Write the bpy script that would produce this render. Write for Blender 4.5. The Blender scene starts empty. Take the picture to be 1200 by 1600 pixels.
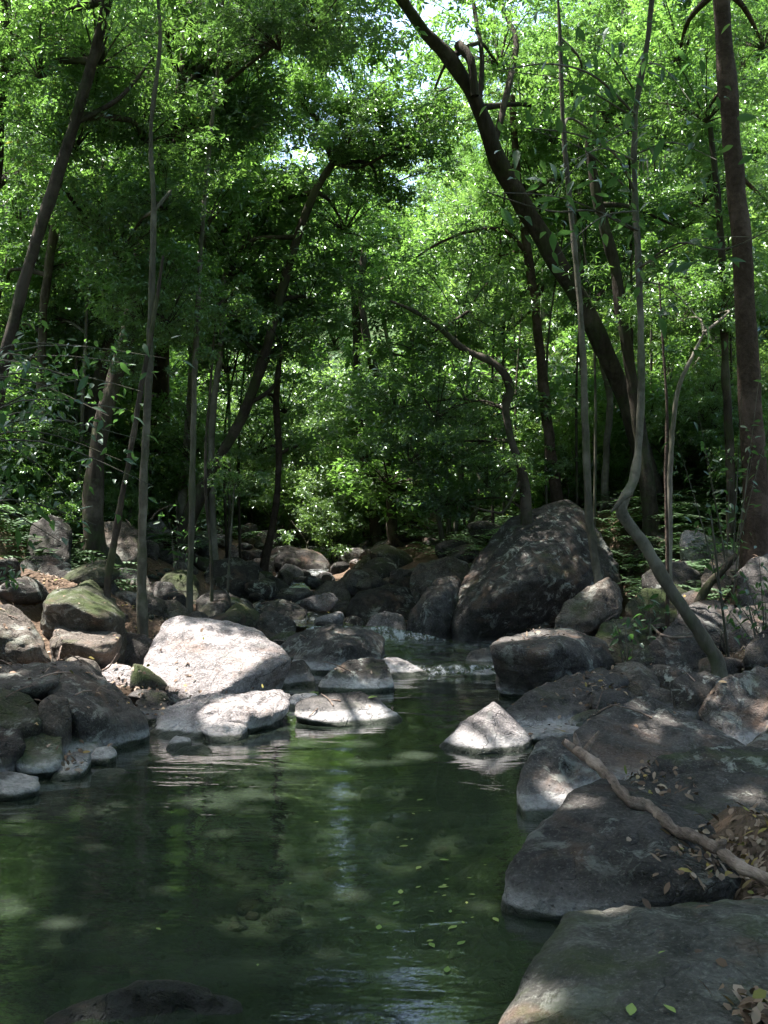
import bpy, bmesh, math, random
import numpy as np
from mathutils import Vector, Matrix
from mathutils.bvhtree import BVHTree

random.seed(7)
RNG = np.random.default_rng(11)
S = bpy.context.scene
COL = S.collection

# ------------------------------------------------------------------ camera, sky, sun, exposure
CAM_H, FPX = 1.5, 1570.0
cam = bpy.data.cameras.new('camera')
cam.sensor_fit = 'VERTICAL'
cam.angle = 2 * math.atan(800 / FPX)
cam.clip_start, cam.clip_end = 0.05, 600
camo = bpy.data.objects.new('camera', cam)
camo.location = (0, 0, CAM_H)
camo.rotation_euler = (math.radians(90), 0, 0)
COL.objects.link(camo)
S.camera = camo

SUN = Vector((-0.30, 0.10, 0.95)).normalized()          # towards the sun
SUN_EL = math.asin(SUN.z)
SUN_AZ = math.atan2(SUN.x, SUN.y)                       # clockwise from +Y
w = bpy.data.worlds.new("World")
S.world = w
w.use_nodes = True
nt = w.node_tree
nt.nodes.clear()
sky = nt.nodes.new('ShaderNodeTexSky')
sky.sky_type = 'NISHITA'
sky.sun_disc = False
sky.sun_elevation = SUN_EL
sky.sun_rotation = SUN_AZ
sky.air_density, sky.dust_density, sky.ozone_density = 1.0, 2.5, 0.6
bg = nt.nodes.new('ShaderNodeBackground')
bg.inputs['Strength'].default_value = 0.15
wo = nt.nodes.new('ShaderNodeOutputWorld')
nt.links.new(sky.outputs[0], bg.inputs[0])
nt.links.new(bg.outputs[0], wo.inputs[0])
sl = bpy.data.lights.new('sun', 'SUN')
sl.energy = 4.3
sl.angle = math.radians(0.53)
sl.color = (1.0, 0.96, 0.9)
so = bpy.data.objects.new('sun', sl)
so.rotation_euler = SUN.to_track_quat('Z', 'Y').to_euler()
so.location = (0, 0, 40)
COL.objects.link(so)
S.view_settings.view_transform = 'Standard'
S.view_settings.look = 'None'
S.view_settings.gamma = 1
S.view_settings.use_curve_mapping = False
S.view_settings.exposure = 2.3
S.render.engine = 'CYCLES'
cy = S.cycles
cy.max_bounces = 8
cy.diffuse_bounces = 4
cy.glossy_bounces = 3
cy.transmission_bounces = 5
cy.transparent_max_bounces = 8
cy.caustics_reflective = cy.caustics_refractive = False
cy.sample_clamp_indirect = 4
cy.use_denoising = True


def P(px, py, D):
    """world point seen at photo pixel px,py at distance D in front of the standpoint"""
    return Vector(((px - 600) / FPX * D, D, CAM_H - (py - 800) / FPX * D))


# ------------------------------------------------------------------ helpers
def tag(o, label=None, cat=None, group=None, kind=None):
    if label: o['label'] = label
    if cat: o['category'] = cat
    if group: o['group'] = group
    if kind: o['kind'] = kind
    return o


def link(name, data, parent=None, mats=()):
    o = bpy.data.objects.new(name, data)
    COL.objects.link(o)
    for m in mats:
        if data is not None and m.name not in [x.name for x in data.materials]:
            data.materials.append(m)
    if parent: o.parent = parent
    return o


def empty(name, loc=(0, 0, 0)):
    o = bpy.data.objects.new(name, None)
    o.location = loc
    o.empty_display_size = .2
    COL.objects.link(o)
    return o


def np_mesh(name, V, F, tint=None, mat_idx=None, smooth=True):
    """V (n,3), F (m,3) or (m,4)"""
    me = bpy.data.meshes.new(name)
    k = F.shape[1]
    me.vertices.add(len(V)); me.loops.add(F.size); me.polygons.add(len(F))
    me.vertices.foreach_set('co', np.ascontiguousarray(V, dtype=np.float32).ravel())
    me.loops.foreach_set('vertex_index', np.ascontiguousarray(F, dtype=np.int32).ravel())
    me.polygons.foreach_set('loop_start', np.arange(0, F.size, k, dtype=np.int32))
    me.polygons.foreach_set('loop_total', np.full(len(F), k, dtype=np.int32))
    me.polygons.foreach_set('use_smooth', np.full(len(F), smooth, dtype=bool))
    if mat_idx is not None:
        me.polygons.foreach_set('material_index', mat_idx.astype(np.int32))
    me.update(calc_edges=True)
    if tint is not None:
        a = me.attributes.new('tint', 'FLOAT', 'POINT')
        a.data.foreach_set('value', tint.astype(np.float32))
    return me


_T = np.random.default_rng(5).random((32, 32, 32)).astype(np.float64)


def vnoise(p):
    i = np.floor(p).astype(int)
    f = p - i
    f = f * f * (3 - 2 * f)
    r = 0
    for dx in (0, 1):
        for dy in (0, 1):
            for dz in (0, 1):
                wgt = (f[:, 0] if dx else 1 - f[:, 0]) * (f[:, 1] if dy else 1 - f[:, 1]) * (f[:, 2] if dz else 1 - f[:, 2])
                r = r + wgt * _T[(i[:, 0] + dx) & 31, (i[:, 1] + dy) & 31, (i[:, 2] + dz) & 31]
    return r * 2 - 1


def fbm(p, o=4, ridged=False):
    a, s, r = 1.0, 1.0, 0
    for k in range(o):
        n = vnoise(p * s + 17.3 * k)
        r = r + a * ((0.5 - abs(n)) if ridged else n)
        a *= .5; s *= 2.03
    return r


# ------------------------------------------------------------------ materials
class N:
    def __init__(s, name):
        s.m = bpy.data.materials.new(name)
        s.m.use_nodes = True
        s.t = s.m.node_tree
        s.t.nodes.clear()
        s.out = s.t.nodes.new('ShaderNodeOutputMaterial')

    def n(s, typ, **kw):
        nd = s.t.nodes.new('ShaderNode' + typ)
        for k, v in kw.items():
            if k.startswith('i_'):
                key = k[2:]
                nd.inputs[int(key) if key.isdigit() else key.replace('_', ' ')].default_value = v
            else:
                setattr(nd, k, v)
        return nd

    def l(s, a, b): s.t.links.new(a, b)

    def noise(s, vec, scale, detail=4, rough=.55, dist=0):
        nd = s.n('TexNoise', i_Scale=scale, i_Detail=detail, i_Roughness=rough, i_Distortion=dist)
        if vec: s.l(vec, nd.inputs['Vector'])
        return nd.outputs['Fac']

    def ramp(s, fac, stops, interp='LINEAR'):
        nd = s.n('ValToRGB')
        cr = nd.color_ramp
        cr.interpolation = interp
        while len(cr.elements) < len(stops): cr.elements.new(.5)
        for e, (p, c) in zip(cr.elements, stops):
            e.position = p
            e.color = (c, c, c, 1) if isinstance(c, (int, float)) else (*c, 1)
        s.l(fac, nd.inputs[0])
        return nd.outputs[0]

    def math(s, op, a, b=None, clamp=False):
        nd = s.n('Math', operation=op, use_clamp=clamp)
        for i, v in enumerate((a, b)):
            if v is None: continue
            if isinstance(v, (int, float)): nd.inputs[i].default_value = v
            else: s.l(v, nd.inputs[i])
        return nd.outputs[0]

    def mix(s, fac, a, b, blend='MIX'):
        nd = s.n('Mix', data_type='RGBA', blend_type=blend)
        for i, v in ((0, fac), (6, a), (7, b)):
            if isinstance(v, (int, float)): nd.inputs[i].default_value = v
            elif isinstance(v, tuple): nd.inputs[i].default_value = (*v, 1)
            else: s.l(v, nd.inputs[i])
        return nd.outputs[2]

    def mapping(s, vec, scale):
        nd = s.n('Mapping')
        nd.inputs['Scale'].default_value = scale
        s.l(vec, nd.inputs['Vector'])
        return nd.outputs[0]


def rock_mat(name, c1, c2, moss=0.2, lichen=.5, waterline=True, rough=.85):
    m = N(name)
    geo = m.n('NewGeometry')
    pos = geo.outputs['Position']
    info = m.n('ObjectInfo')
    big = m.noise(pos, 1.7, 3, .6, .4)
    med = m.noise(pos, 9, 5, .65)
    fine = m.noise(pos, 70, 3, .7)
    col = m.mix(m.ramp(big, [(.35, 0.), (.68, 1.)]), c1, c2)
    col = m.mix(m.ramp(med, [(.36, .85), (.5, .3), (.62, 0.)]), col, tuple(x * .5 for x in c1))
    col = m.mix(m.ramp(fine, [(.4, 0.35), (.55, 0.)]), col, (.03, .028, .03))
    col = m.mix(m.ramp(fine, [(.56, 0.), (.7, .5)]), col, tuple(min(1, x * 1.7) for x in c2))
    # lichen spots
    li = m.noise(pos, 5.5, 6, .75, .6)
    li2 = m.noise(pos, 1.1, 2)
    lf = m.math('MULTIPLY', m.ramp(li, [(.54, 0.), (.61, 1.)]), m.ramp(li2, [(.4, 0.), (.55, lichen)]))
    col = m.mix(lf, col, (.36, .37, .33))
    # rusty mineral tint
    ru = m.noise(pos, 2.3, 4, .6, 1.)
    col = m.mix(m.ramp(ru, [(.55, 0.), (.72, .45)]), col, (.22, .13, .085))
    sep = m.n('SeparateXYZ'); m.l(geo.outputs['Normal'], sep.inputs[0])
    mn = m.noise(pos, 3.1, 6, .7, .3)
    mf = m.math('MULTIPLY', m.ramp(sep.outputs[2], [(.05, 0.), (.75, 1.)]), m.ramp(mn, [(.62 - .3 * moss, 0.), (.75 - .2 * moss, min(1, .35 + moss))]))
    mfc = m.noise(pos, 40, 3)
    mcol = m.mix(mfc, (.025, .04, .012), (.075, .095, .03))
    col = m.mix(mf, col, mcol)
    ro = rough
    if waterline:
        sp = m.n('SeparateXYZ'); m.l(pos, sp.inputs[0])
        wn = m.noise(pos, 4, 5, .7)
        z = m.math('ADD', sp.outputs[2], m.math('MULTIPLY', m.math('SUBTRACT', wn, .5), .09))
        band = m.math('MULTIPLY', m.ramp(z, [(0.0, 0.), (.018, .0), (.034, 1.), (.075, .85), (.095, .2), (.14, 0.)]), m.ramp(m.noise(pos, 1.3, 3), [(.4, .6), (.55, 1.)]))
        bn = m.noise(pos, 30, 4, .7)
        col = m.mix(m.math('MULTIPLY', band, m.ramp(bn, [(.35, .5), (.6, 1.)])), col, (.5, .48, .475))
        wet = m.ramp(m.math('ADD', sp.outputs[2], m.math('MULTIPLY', m.math('SUBTRACT', wn, .5), .03)), [(0., 1.), (.028, 1.), (.04, 0.)])
        col = m.mix(m.math('MULTIPLY', wet, .9), col, (.03, .04, .025))
        ro = m.math('SUBTRACT', rough, m.math('MULTIPLY', wet, .55))
    cw = m.n('VectorMath', operation='ADD'); cn = m.n('TexNoise', i_Scale=1.7, i_Detail=5)
    m.l(pos, cn.inputs['Vector']); m.l(pos, cw.inputs[0]); m.l(cn.outputs['Color'], cw.inputs[1])
    cv = m.n('TexVoronoi', feature='DISTANCE_TO_EDGE', i_Scale=1.9); m.l(cw.outputs[0], cv.inputs['Vector'])
    cm = m.math('MULTIPLY', m.ramp(cv.outputs['Distance'], [(0., .85), (.012, 0.)]), m.ramp(m.noise(pos, .9, 2), [(.45, 0.), (.6, 1.)]))
    col = m.mix(cm, col, (.02, .018, .016))
    # per rock brightness
    hv = m.n('HueSaturation')
    m.l(col, hv.inputs['Color'])
    m.l(m.math('ADD', m.math('MULTIPLY', info.outputs['Random'], .5), .75), hv.inputs['Value'])
    b = m.n('BsdfPrincipled')
    m.l(hv.outputs[0], b.inputs['Base Color'])
    b.inputs['Specular IOR Level'].default_value = .25
    if isinstance(ro, float): b.inputs['Roughness'].default_value = ro
    else: m.l(ro, b.inputs['Roughness'])
    vo = m.n('TexVoronoi', feature='DISTANCE_TO_EDGE', i_Scale=2.6)
    wv = m.n('VectorMath', operation='ADD')
    nc = m.n('TexNoise', i_Scale=2.0, i_Detail=4)
    m.l(pos, nc.inputs['Vector']); m.l(pos, wv.inputs[0]); m.l(nc.outputs['Color'], wv.inputs[1])
    m.l(wv.outputs[0], vo.inputs['Vector'])
    crack = m.ramp(vo.outputs['Distance'], [(0., 0.), (.02, 1.)])
    h = m.math('ADD', m.math('MULTIPLY', m.noise(pos, 12, 6, .7), 1.0), m.math('MULTIPLY', m.noise(pos, 60, 4, .75), .5))
    pit = m.n('TexVoronoi', i_Scale=34); m.l(pos, pit.inputs['Vector'])
    h = m.math('ADD', h, m.math('MULTIPLY', m.ramp(pit.outputs['Distance'], [(0., 0.), (.25, .35)]), 1.))
    h = m.math('ADD', h, m.math('MULTIPLY', crack, .25))
    bp = m.n('Bump', i_Strength=1., i_Distance=.035)
    m.l(h, bp.inputs['Height'])
    m.l(bp.outputs[0], b.inputs['Normal'])
    m.l(b.outputs[0], m.out.inputs[0])
    return m.m


ROCK = {
    'grey': rock_mat('grey_basalt', (.064, .057, .052), (.145, .13, .122), .12, .6),
    'pale': rock_mat('pale_basalt', (.24, .215, .21), (.45, .405, .4), .0, .4),
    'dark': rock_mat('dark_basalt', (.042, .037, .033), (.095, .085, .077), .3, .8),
    'moss': rock_mat('mossy_basalt', (.075, .068, .055), (.14, .128, .10), .85, .6),
    'brown': rock_mat('brown_basalt', (.11, .09, .075), (.2, .17, .145), .35, .5),
    'slab': rock_mat('olive_grey_basalt', (.075, .072, .06), (.15, .145, .135), .42, .5),
    'wet': rock_mat('black_wet_basalt', (.012, .012, .009), (.026, .028, .02), .0, .1, False, .4),
    'bed': rock_mat('stream_bed_stone', (.07, .08, .06), (.15, .17, .13), .0, .3, False),
}


def leaf_mat(name, dark, light, trans, tw=.58, gloss=.12, rough=.35):
    m = N(name)
    at = m.n('Attribute', attribute_name='tint')
    info = m.n('ObjectInfo')
    f = m.math('ADD', m.math('MULTIPLY', at.outputs['Fac'], .7), m.math('MULTIPLY', info.outputs['Random'], .3))
    c = m.mix(f, dark, light)
    t = m.mix(f, tuple(x * .75 for x in trans), trans)
    yel = m.ramp(at.outputs['Fac'], [(.965, 0.), (.97, .8)])
    c = m.mix(yel, c, (.25, .22, .04))
    t = m.mix(yel, t, (.35, .33, .04))
    d = m.n('BsdfDiffuse'); m.l(c, d.inputs[0])
    tr = m.n('BsdfTranslucent'); m.l(t, tr.inputs[0])
    mx = m.n('MixShader', i_0=tw); m.l(d.outputs[0], mx.inputs[1]); m.l(tr.outputs[0], mx.inputs[2])
    g = m.n('BsdfGlossy', i_Roughness=rough)
    g.inputs['Color'].default_value = (.8, .9, .85, 1)
    lw = m.n('LayerWeight', i_Blend=.25)
    mx2 = m.n('MixShader')
    m.l(m.math('ADD', m.math('MULTIPLY', lw.outputs['Facing'], .25), gloss * .5), mx2.inputs[0])
    m.l(mx.outputs[0], mx2.inputs[1]); m.l(g.outputs[0], mx2.inputs[2])
    m.l(mx2.outputs[0], m.out.inputs[0])
    return m.m


LEAF = leaf_mat('broadleaf_green', (.035, .075, .02), (.075, .145, .04), (.215, .43, .07))
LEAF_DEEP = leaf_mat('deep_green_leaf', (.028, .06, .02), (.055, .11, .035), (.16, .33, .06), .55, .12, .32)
LEAF_SHADE = leaf_mat('shaded_green_leaf', (.022, .05, .018), (.045, .09, .03), (.10, .24, .05), .5, .04, .45)  # darker, duller copy of the leaf green, shade put into the colour
LEAF_PALE = leaf_mat('yellow_green_leaf', (.05, .105, .03), (.10, .185, .055), (.28, .48, .09))
FERN = leaf_mat('fern_green', (.045, .10, .02), (.09, .185, .04), (.16, .36, .06), .5, .05, .5)


def simple_mat(name, c1, c2, scale=8, rough=.85, bump=.3, stretch=(1, 1, 1), dist=.01, attr=False, moss=0):
    m = N(name)
    tc = m.n('NewGeometry').outputs['Position'] if not attr else m.n('TexCoord').outputs['Object']
    v = m.mapping(tc, stretch)
    f = m.noise(v, scale, 6, .7, .3)
    col = m.mix(m.ramp(f, [(.3, 0.), (.7, 1.)]), c1, c2)
    f2 = m.noise(tc, 1.9, 5, .7)
    col = m.mix(m.ramp(f2, [(.5, 0.), (.62, .6)]), col, tuple(min(1, x * 1.6 + .02) for x in c2))
    if moss:
        f3 = m.noise(tc, 2.6, 5, .7)
        col = m.mix(m.ramp(f3, [(.5, 0.), (.6, moss)]), col, (.05, .07, .025))
    info = m.n('ObjectInfo')
    hv = m.n('HueSaturation'); m.l(col, hv.inputs['Color'])
    m.l(m.math('ADD', m.math('MULTIPLY', info.outputs['Random'], .4), .8), hv.inputs['Value'])
    b = m.n('BsdfPrincipled', i_Roughness=rough)
    b.inputs['Specular IOR Level'].default_value = .2
    m.l(hv.outputs[0], b.inputs['Base Color'])
    bp = m.n('Bump', i_Strength=bump, i_Distance=dist)
    m.l(f, bp.inputs['Height']); m.l(bp.outputs[0], b.inputs['Normal'])
    m.l(b.outputs[0], m.out.inputs[0])
    return m.m


BARK = simple_mat('dark_bark', (.018, .014, .011), (.075, .06, .046), 14, .9, 1, (1, 1, .25), .03, moss=.5)
BARK_BROWN = simple_mat('red_brown_bark', (.04, .028, .02), (.10, .07, .055), 22, .9, 1, (1, 1, .8), .03)
BARK_PALE = simple_mat('pale_grey_bark', (.10, .088, .07), (.23, .205, .17), 12, .85, .7, (1, 1, .3), .012, moss=.3)
BARK_GREY = simple_mat('grey_green_bark', (.05, .046, .035), (.12, .11, .085), 16, .85, .8, (1, 1, .4), .015, moss=.4)
DRIFT = simple_mat('weathered_wood', (.05, .035, .028), (.30, .225, .185), 42, .85, 1, (1, .13, 1), .02)

m = N('leaf_litter_soil')
geo = m.n('NewGeometry')
pos = geo.outputs['Position']
a = m.noise(pos, 2, 5, .6)
v = m.n('TexVoronoi', i_Scale=26); m.l(pos, v.inputs['Vector'])
col = m.mix(m.ramp(a, [(.35, 0.), (.65, 1.)]), (.025, .019, .014), (.055, .04, .03))
col = m.mix(.55, col, m.mix(m.n('SeparateColor').outputs[0], (.05, .035, .025), (.2, .14, .1)))
vs = m.n('SeparateColor'); m.l(v.outputs['Color'], vs.inputs[0])
col = m.mix(m.ramp(vs.outputs[0], [(.5, 0.), (.9, .7)]), col, (.13, .09, .065))
sp = m.n('SeparateXYZ'); m.l(pos, sp.inputs[0])
gr = m.ramp(m.math('MULTIPLY', sp.outputs[2], .1), [(.12, 0.), (.3, 1.)])
col = m.mix(m.math('MULTIPLY', gr, m.ramp(m.noise(pos, .8, 5, .7), [(.3, .6), (.5, 1.)])), col, (.035, .065, .02))
under = m.ramp(m.math('ADD', sp.outputs[2], .5), [(.45, 1.), (.51, 0.)])
col = m.mix(under, col, m.mix(m.noise(pos, 3, 6, .7), (.04, .052, .038), (.12, .14, .10)))
b = m.n('BsdfPrincipled', i_Roughness=.95)
b.inputs['Specular IOR Level'].default_value = .1
m.l(col, b.inputs['Base Color'])
bp = m.n('Bump', i_Strength=1., i_Distance=.03)
m.l(m.math('ADD', m.math('MULTIPLY', v.outputs['Distance'], .6), m.noise(pos, 14, 5, .7)), bp.inputs['Height'])
m.l(bp.outputs[0], b.inputs['Normal']); m.l(b.outputs[0], m.out.inputs[0])
SOIL = m.m

m = N('dead_leaves')
at = m.n('Attribute', attribute_name='tint')
c = m.ramp(at.outputs['Fac'], [(0., (.06, .04, .03)), (.35, (.17, .11, .075)), (.6, (.26, .19, .14)), (.85, (.32, .25, .2)), (.93, (.34, .23, .08)), (1., (.12, .16, .04))])
d = m.n('BsdfPrincipled', i_Roughness=.7); m.l(c, d.inputs[0])
d.inputs['Specular IOR Level'].default_value = .2
m.l(d.outputs[0], m.out.inputs[0])
LITTER = m.m

m = N('fresh_fallen_leaf')
at = m.n('Attribute', attribute_name='tint')
c = m.mix(at.outputs['Fac'], (.10, .19, .03), (.26, .32, .07))
d = m.n('BsdfPrincipled', i_Roughness=.5); m.l(c, d.inputs[0]); m.l(d.outputs[0], m.out.inputs[0])
FRESH = m.m


def water_mat(name, foam=False):
    m = N(name)
    pos = m.n('NewGeometry').outputs['Position']
    v1 = m.mapping(pos, (1.0, 2.4, 1))
    v2 = m.mapping(pos, (5.0, 11.0, 1))
    n1 = m.noise(v1, 1.3, 3, .5, .6)
    n2 = m.noise(v2, 1.6, 3, .6, .3)
    n3 = m.noise(m.mapping(pos, (14, 30, 1)), 1.5, 2, .5)
    sp = m.n('SeparateXYZ'); m.l(pos, sp.inputs[0])
    calm = m.ramp(m.noise(m.mapping(pos, (.5, .9, 1)), 1.2, 2), [(.35, .35), (.65, 1.)])
    h = m.math('ADD', m.math('MULTIPLY', n1, 1.), m.math('MULTIPLY', n2, .13))
    h = m.math('ADD', h, m.math('MULTIPLY', m.math('MULTIPLY', n3, .035), calm))
    bp = m.n('Bump', i_Strength=.4 if not foam else 1., i_Distance=.03 if not foam else .08)
    m.l(h, bp.inputs['Height'])
    fr = m.n('Fresnel', i_IOR=1.33); m.l(bp.outputs[0], fr.inputs['Normal'])
    gl = m.n('BsdfGlossy', i_Roughness=.02 if not foam else .12)
    gl.inputs['Color'].default_value = (1, 1, 1, 1)
    m.l(bp.outputs[0], gl.inputs['Normal'])
    tr = m.n('BsdfTransparent')
    tr.inputs['Color'].default_value = (.70, .78, .68, 1)
    mu = m.n('BsdfDiffuse')
    mur = m.mix(m.ramp(m.noise(m.mapping(pos, (.8, 2, 1)), 1.4, 4), [(.35, 0.), (.65, 1.)]), (.024, .034, .024), (.05, .064, .046))
    m.l(mur, mu.inputs[0])
    mm = m.n('MixShader', i_0=.56 if not foam else .3)
    m.l(tr.outputs[0], mm.inputs[1]); m.l(mu.outputs[0], mm.inputs[2])
    mx = m.n('MixShader')
    m.l(m.math('MULTIPLY', fr.outputs[0], 1.5, True), mx.inputs[0]); m.l(mm.outputs[0], mx.inputs[1]); m.l(gl.outputs[0], mx.inputs[2])
    last = mx.outputs[0]
    if foam:
        at = m.n('Attribute', attribute_name='tint')
        fo = m.n('BsdfDiffuse'); fo.inputs[0].default_value = (.75, .77, .8, 1)
        fn = m.ramp(m.noise(m.mapping(pos, (9, 5, 5)), 1.6, 5, .75), [(.45, 0.), (.62, 1.)])
        m2 = m.n('MixShader')
        m.l(m.math('MULTIPLY', fn, at.outputs['Fac']), m2.inputs[0]); m.l(last, m2.inputs[1]); m.l(fo.outputs[0], m2.inputs[2])
        last = m2.outputs[0]
    m.l(last, m.out.inputs[0])
    return m.m


WATER = water_mat('green_pool_water')
RAPID = water_mat('rapid_water', True)

# ------------------------------------------------------------------ terrain
YS = [-6, 0, 2.5, 3.7, 5.3, 7, 8.2, 9, 9.6, 10.3, 11, 11.9, 13.5, 16, 20, 30, 60, 120]
LE = [-4.8, -4.6, -4.2, -3.8, -2.9, -2.2, -1.5, -.9, -.9, -1.0, -1.3, -1.5, -1.8, -1.8, -1.9, -1.8, -2, -2]
RE = [1.4, 1.4, 1.3, 1.4, 1.5, 1.3, 1.2, 1.2, 1.3, 1.3, 1.2, .5, -.8, -.7, -.6, -.4, 0, 0]
ZB = [-.6, -.6, -.6, -.6, -.6, -.5, -.4, -.3, -.15, -.1, -.05, .12, .24, .34, .7, 1.7, 10, 34]
ZW = [0, 0, 0, 0, 0, 0, 0, 0, .08, .09, .12, .27, .34, .43, .85, 1.8, 10.2, 34]


CORR = []


def ground(x, y):
    x = np.asarray(x, float); y = np.asarray(y, float)
    le, re = np.interp(y, YS, LE), np.interp(y, YS, RE)
    zb, zw = np.interp(y, YS, ZB), np.interp(y, YS, ZW)
    dl, dr = np.maximum(le - x, 0), np.maximum(x - re, 0)
    ins = np.minimum(np.maximum(np.minimum(x - le, re - x), 0) / .35, 1)
    ins = ins * ins * (3 - 2 * ins)
    sl_, sr_ = np.interp(y, [0, 6, 9, 12, 20], [.18, .25, .36, .52, .5]), np.interp(y, [0, 7, 10, 14, 20], [.12, .17, .24, .3, .42])
    z = zw + .02 + sl_ * dl + sr_ * dr + .035 * np.maximum(dl - 3, 0) ** 1.35 + .035 * np.maximum(dr - 4, 0) ** 1.45
    z = np.minimum(z, zw + 18 + .02 * (dl + dr))
    z = z * (1 - ins) + zb * ins
    p = np.stack([x.ravel(), y.ravel(), np.zeros(x.size)], 1)
    if len(CORR):
        num = 0; den = .15
        for (qx, qy, qd, qs) in CORR:
            wgt = np.exp(-((x - qx) ** 2 + (y - qy) ** 2) / qs ** 2)
            num = num + wgt * qd; den = den + wgt
        z = z + num / den
    z = z + (fbm(p * .9, 4) * .07 + fbm(p * .23 + 9, 2) * .16 * np.minimum((dl + dr).ravel() / 3, 1)).reshape(x.shape)
    return z


def gz(x, y): return float(ground(np.array([x]), np.array([y]))[0])


def grid_mesh(name, xs, ys, zf):
    X, Y = np.meshgrid(xs, ys)
    V = np.stack([X.ravel(), Y.ravel(), zf(X, Y).ravel()], 1)
    nx, ny = len(xs), len(ys)
    i = (np.arange(ny - 1)[:, None] * nx + np.arange(nx - 1)[None]).ravel()
    F = np.stack([i, i + 1, i + nx + 1, i + nx], 1)
    return V, F


def denser(a, b, n, pw):
    t = np.linspace(-1, 1, n)
    return (np.sign(t) * abs(t) ** pw * (b - a) / 2 + (a + b) / 2)


WV, WF = grid_mesh('w', np.linspace(-14, 4, 3), np.linspace(-12, 9.35, 3), lambda x, y: 0 * x)
tag(link('pool_water', np_mesh('pool_water', WV, WF), mats=[WATER]), kind='structure')
# upstream pool and the cascades that feed it
path = [P(705, 1062, 9.15), P(690, 1052, 9.45), P(684, 1035, 10.0), P(650, 1010, 10.6), P(500, 978, 11.1), P(445, 960, 12.0), P(440, 935, 13.5), P(462, 912, 15.2), P(480, 900, 17), P(500, 889, 20)]
zz = [.005, .07, .085, .13, .25, .30, .36, .46, .55, .85]
wid = [.6, .7, .85, .7, .42, .34, .32, .4, .4, .45]
fo = [.55, .25, .0, .2, .5, .4, .75, 1., .9, .5]
t = np.linspace(0, len(path) - 1, 160)
px_ = np.interp(t, range(len(path)), [p.x for p in path]); py_ = np.interp(t, range(len(path)), [p.y for p in path])
# stepped profile
tz = np.floor(t) + np.clip((t - np.floor(t)) * 2.2 - .6, 0, 1)
pz_ = np.interp(tz, range(len(path)), zz); pw_ = np.interp(t, range(len(path)), wid); pf_ = np.interp(t, range(len(path)), fo)
cr = np.linspace(-1, 1, 24)
V = np.stack([(px_[:, None] + cr[None] * pw_[:, None]).ravel(), (py_[:, None] + 0 * cr[None]).ravel(), (pz_[:, None] + 0 * cr[None]).ravel()], 1)
V[:, 2] += fbm(V * np.array([6, 4, 4]), 3) * .012
steep = np.gradient(pz_) / (np.abs(np.gradient(py_)) + 1e-3)
fo_ = np.clip(steep * 2.5, 0, 1) * .8 + np.where(t > 4, .12, .08)
fo_ = (fo_ * pf_ ** .5)[:, None] + 0 * cr[None]
i = (np.arange(159)[:, None] * 24 + np.arange(23)[None]).ravel()
tag(link('stream_water', np_mesh('stream_water', V, np.stack([i, i + 1, i + 25, i + 24], 1), tint=fo_.ravel()), mats=[RAPID]), kind='structure')

# ------------------------------------------------------------------ rocks
_ico = {}


def ico(sub):
    if sub not in _ico:
        bm = bmesh.new()
        bmesh.ops.create_icosphere(bm, subdivisions=sub, radius=1)
        _ico[sub] = (np.array([v.co[:] for v in bm.verts]), np.array([[v.index for v in f.verts] for f in bm.faces]))
        bm.free()
    return _ico[sub]


def poly_rock_mesh(W, c, sub=6, p=16, rough=1., seed=0, chips=16):
    bm = bmesh.new()
    for v in W: bm.verts.new(v)
    bmesh.ops.convex_hull(bm, input=bm.verts)
    bm.normal_update()
    pl = []
    cc = Vector(c)
    for f in bm.faces:
        n = f.normal.copy()
        if n.length < .5 or f.calc_area() < 1e-6: continue
        d = n.dot(f.verts[0].co - cc)
        if d < 0: n, d = -n, -d
        if any(n.dot(q[0]) > .985 and abs(d - q[1]) < .04 * max(d, .05) for q in pl): continue
        pl.append((n, max(d, .02)))
    bm.free()
    W_ = np.array([v[:] for v in W]) - np.array(c)
    rr = np.random.default_rng(seed * 13 + 1)
    if chips:      # extra cleavage faces cut a little into the block
        dirs = rr.normal(size=(chips, 3)); dirs /= np.linalg.norm(dirs, axis=1)[:, None]
        sup = (dirs @ W_.T).max(1)
        for dd_, s_ in zip(dirs, sup): pl.append((Vector(dd_), float(s_ * rr.uniform(.88, .98))))
    Nn = np.array([q[0][:] for q in pl]); Dd = np.array([q[1] for q in pl])
    ext = np.maximum(np.abs(W_).max(0), .02)
    V0, F = ico(sub)
    dr = V0 * ext
    dr /= np.linalg.norm(dr, axis=1)[:, None]
    q = np.maximum(dr @ Nn.T, 0) / Dd
    mx = q.max(1)
    r = 1 / (mx * (np.sum((q / mx[:, None]) ** p, 1)) ** (1 / p))
    V = dr * r[:, None]
    size = float(ext.mean())
    o = np.array([seed * 3.7, seed * 1.3, seed * 7.1])
    n1 = fbm(V / size * 1.3 + o, 3)
    n2 = fbm(V * 5 + o + 5, 4, True)
    n3 = fbm(V / size * 3.2 + o + 9, 3)
    n3 = np.sign(n3) * np.maximum(abs(n3) - .25, 0)
    n4 = vnoise(V * 34 + o)
    st = fbm(V * np.array([3.5, 3.5, 13]) + o + 3, 3, True)
    disp = rough * (size * .022 * n1 + min(size, .5) * .075 * n2 + size * .045 * n3 + min(size, .4) * .05 * st + .0035 * n4)
    V = V + dr * disp[:, None]
    return np_mesh('boulder', V, F), V + np.array(c), F


BASES = []
ROCKV = []     # (V, F) of everything litter may fall on
BOXES = []


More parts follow.
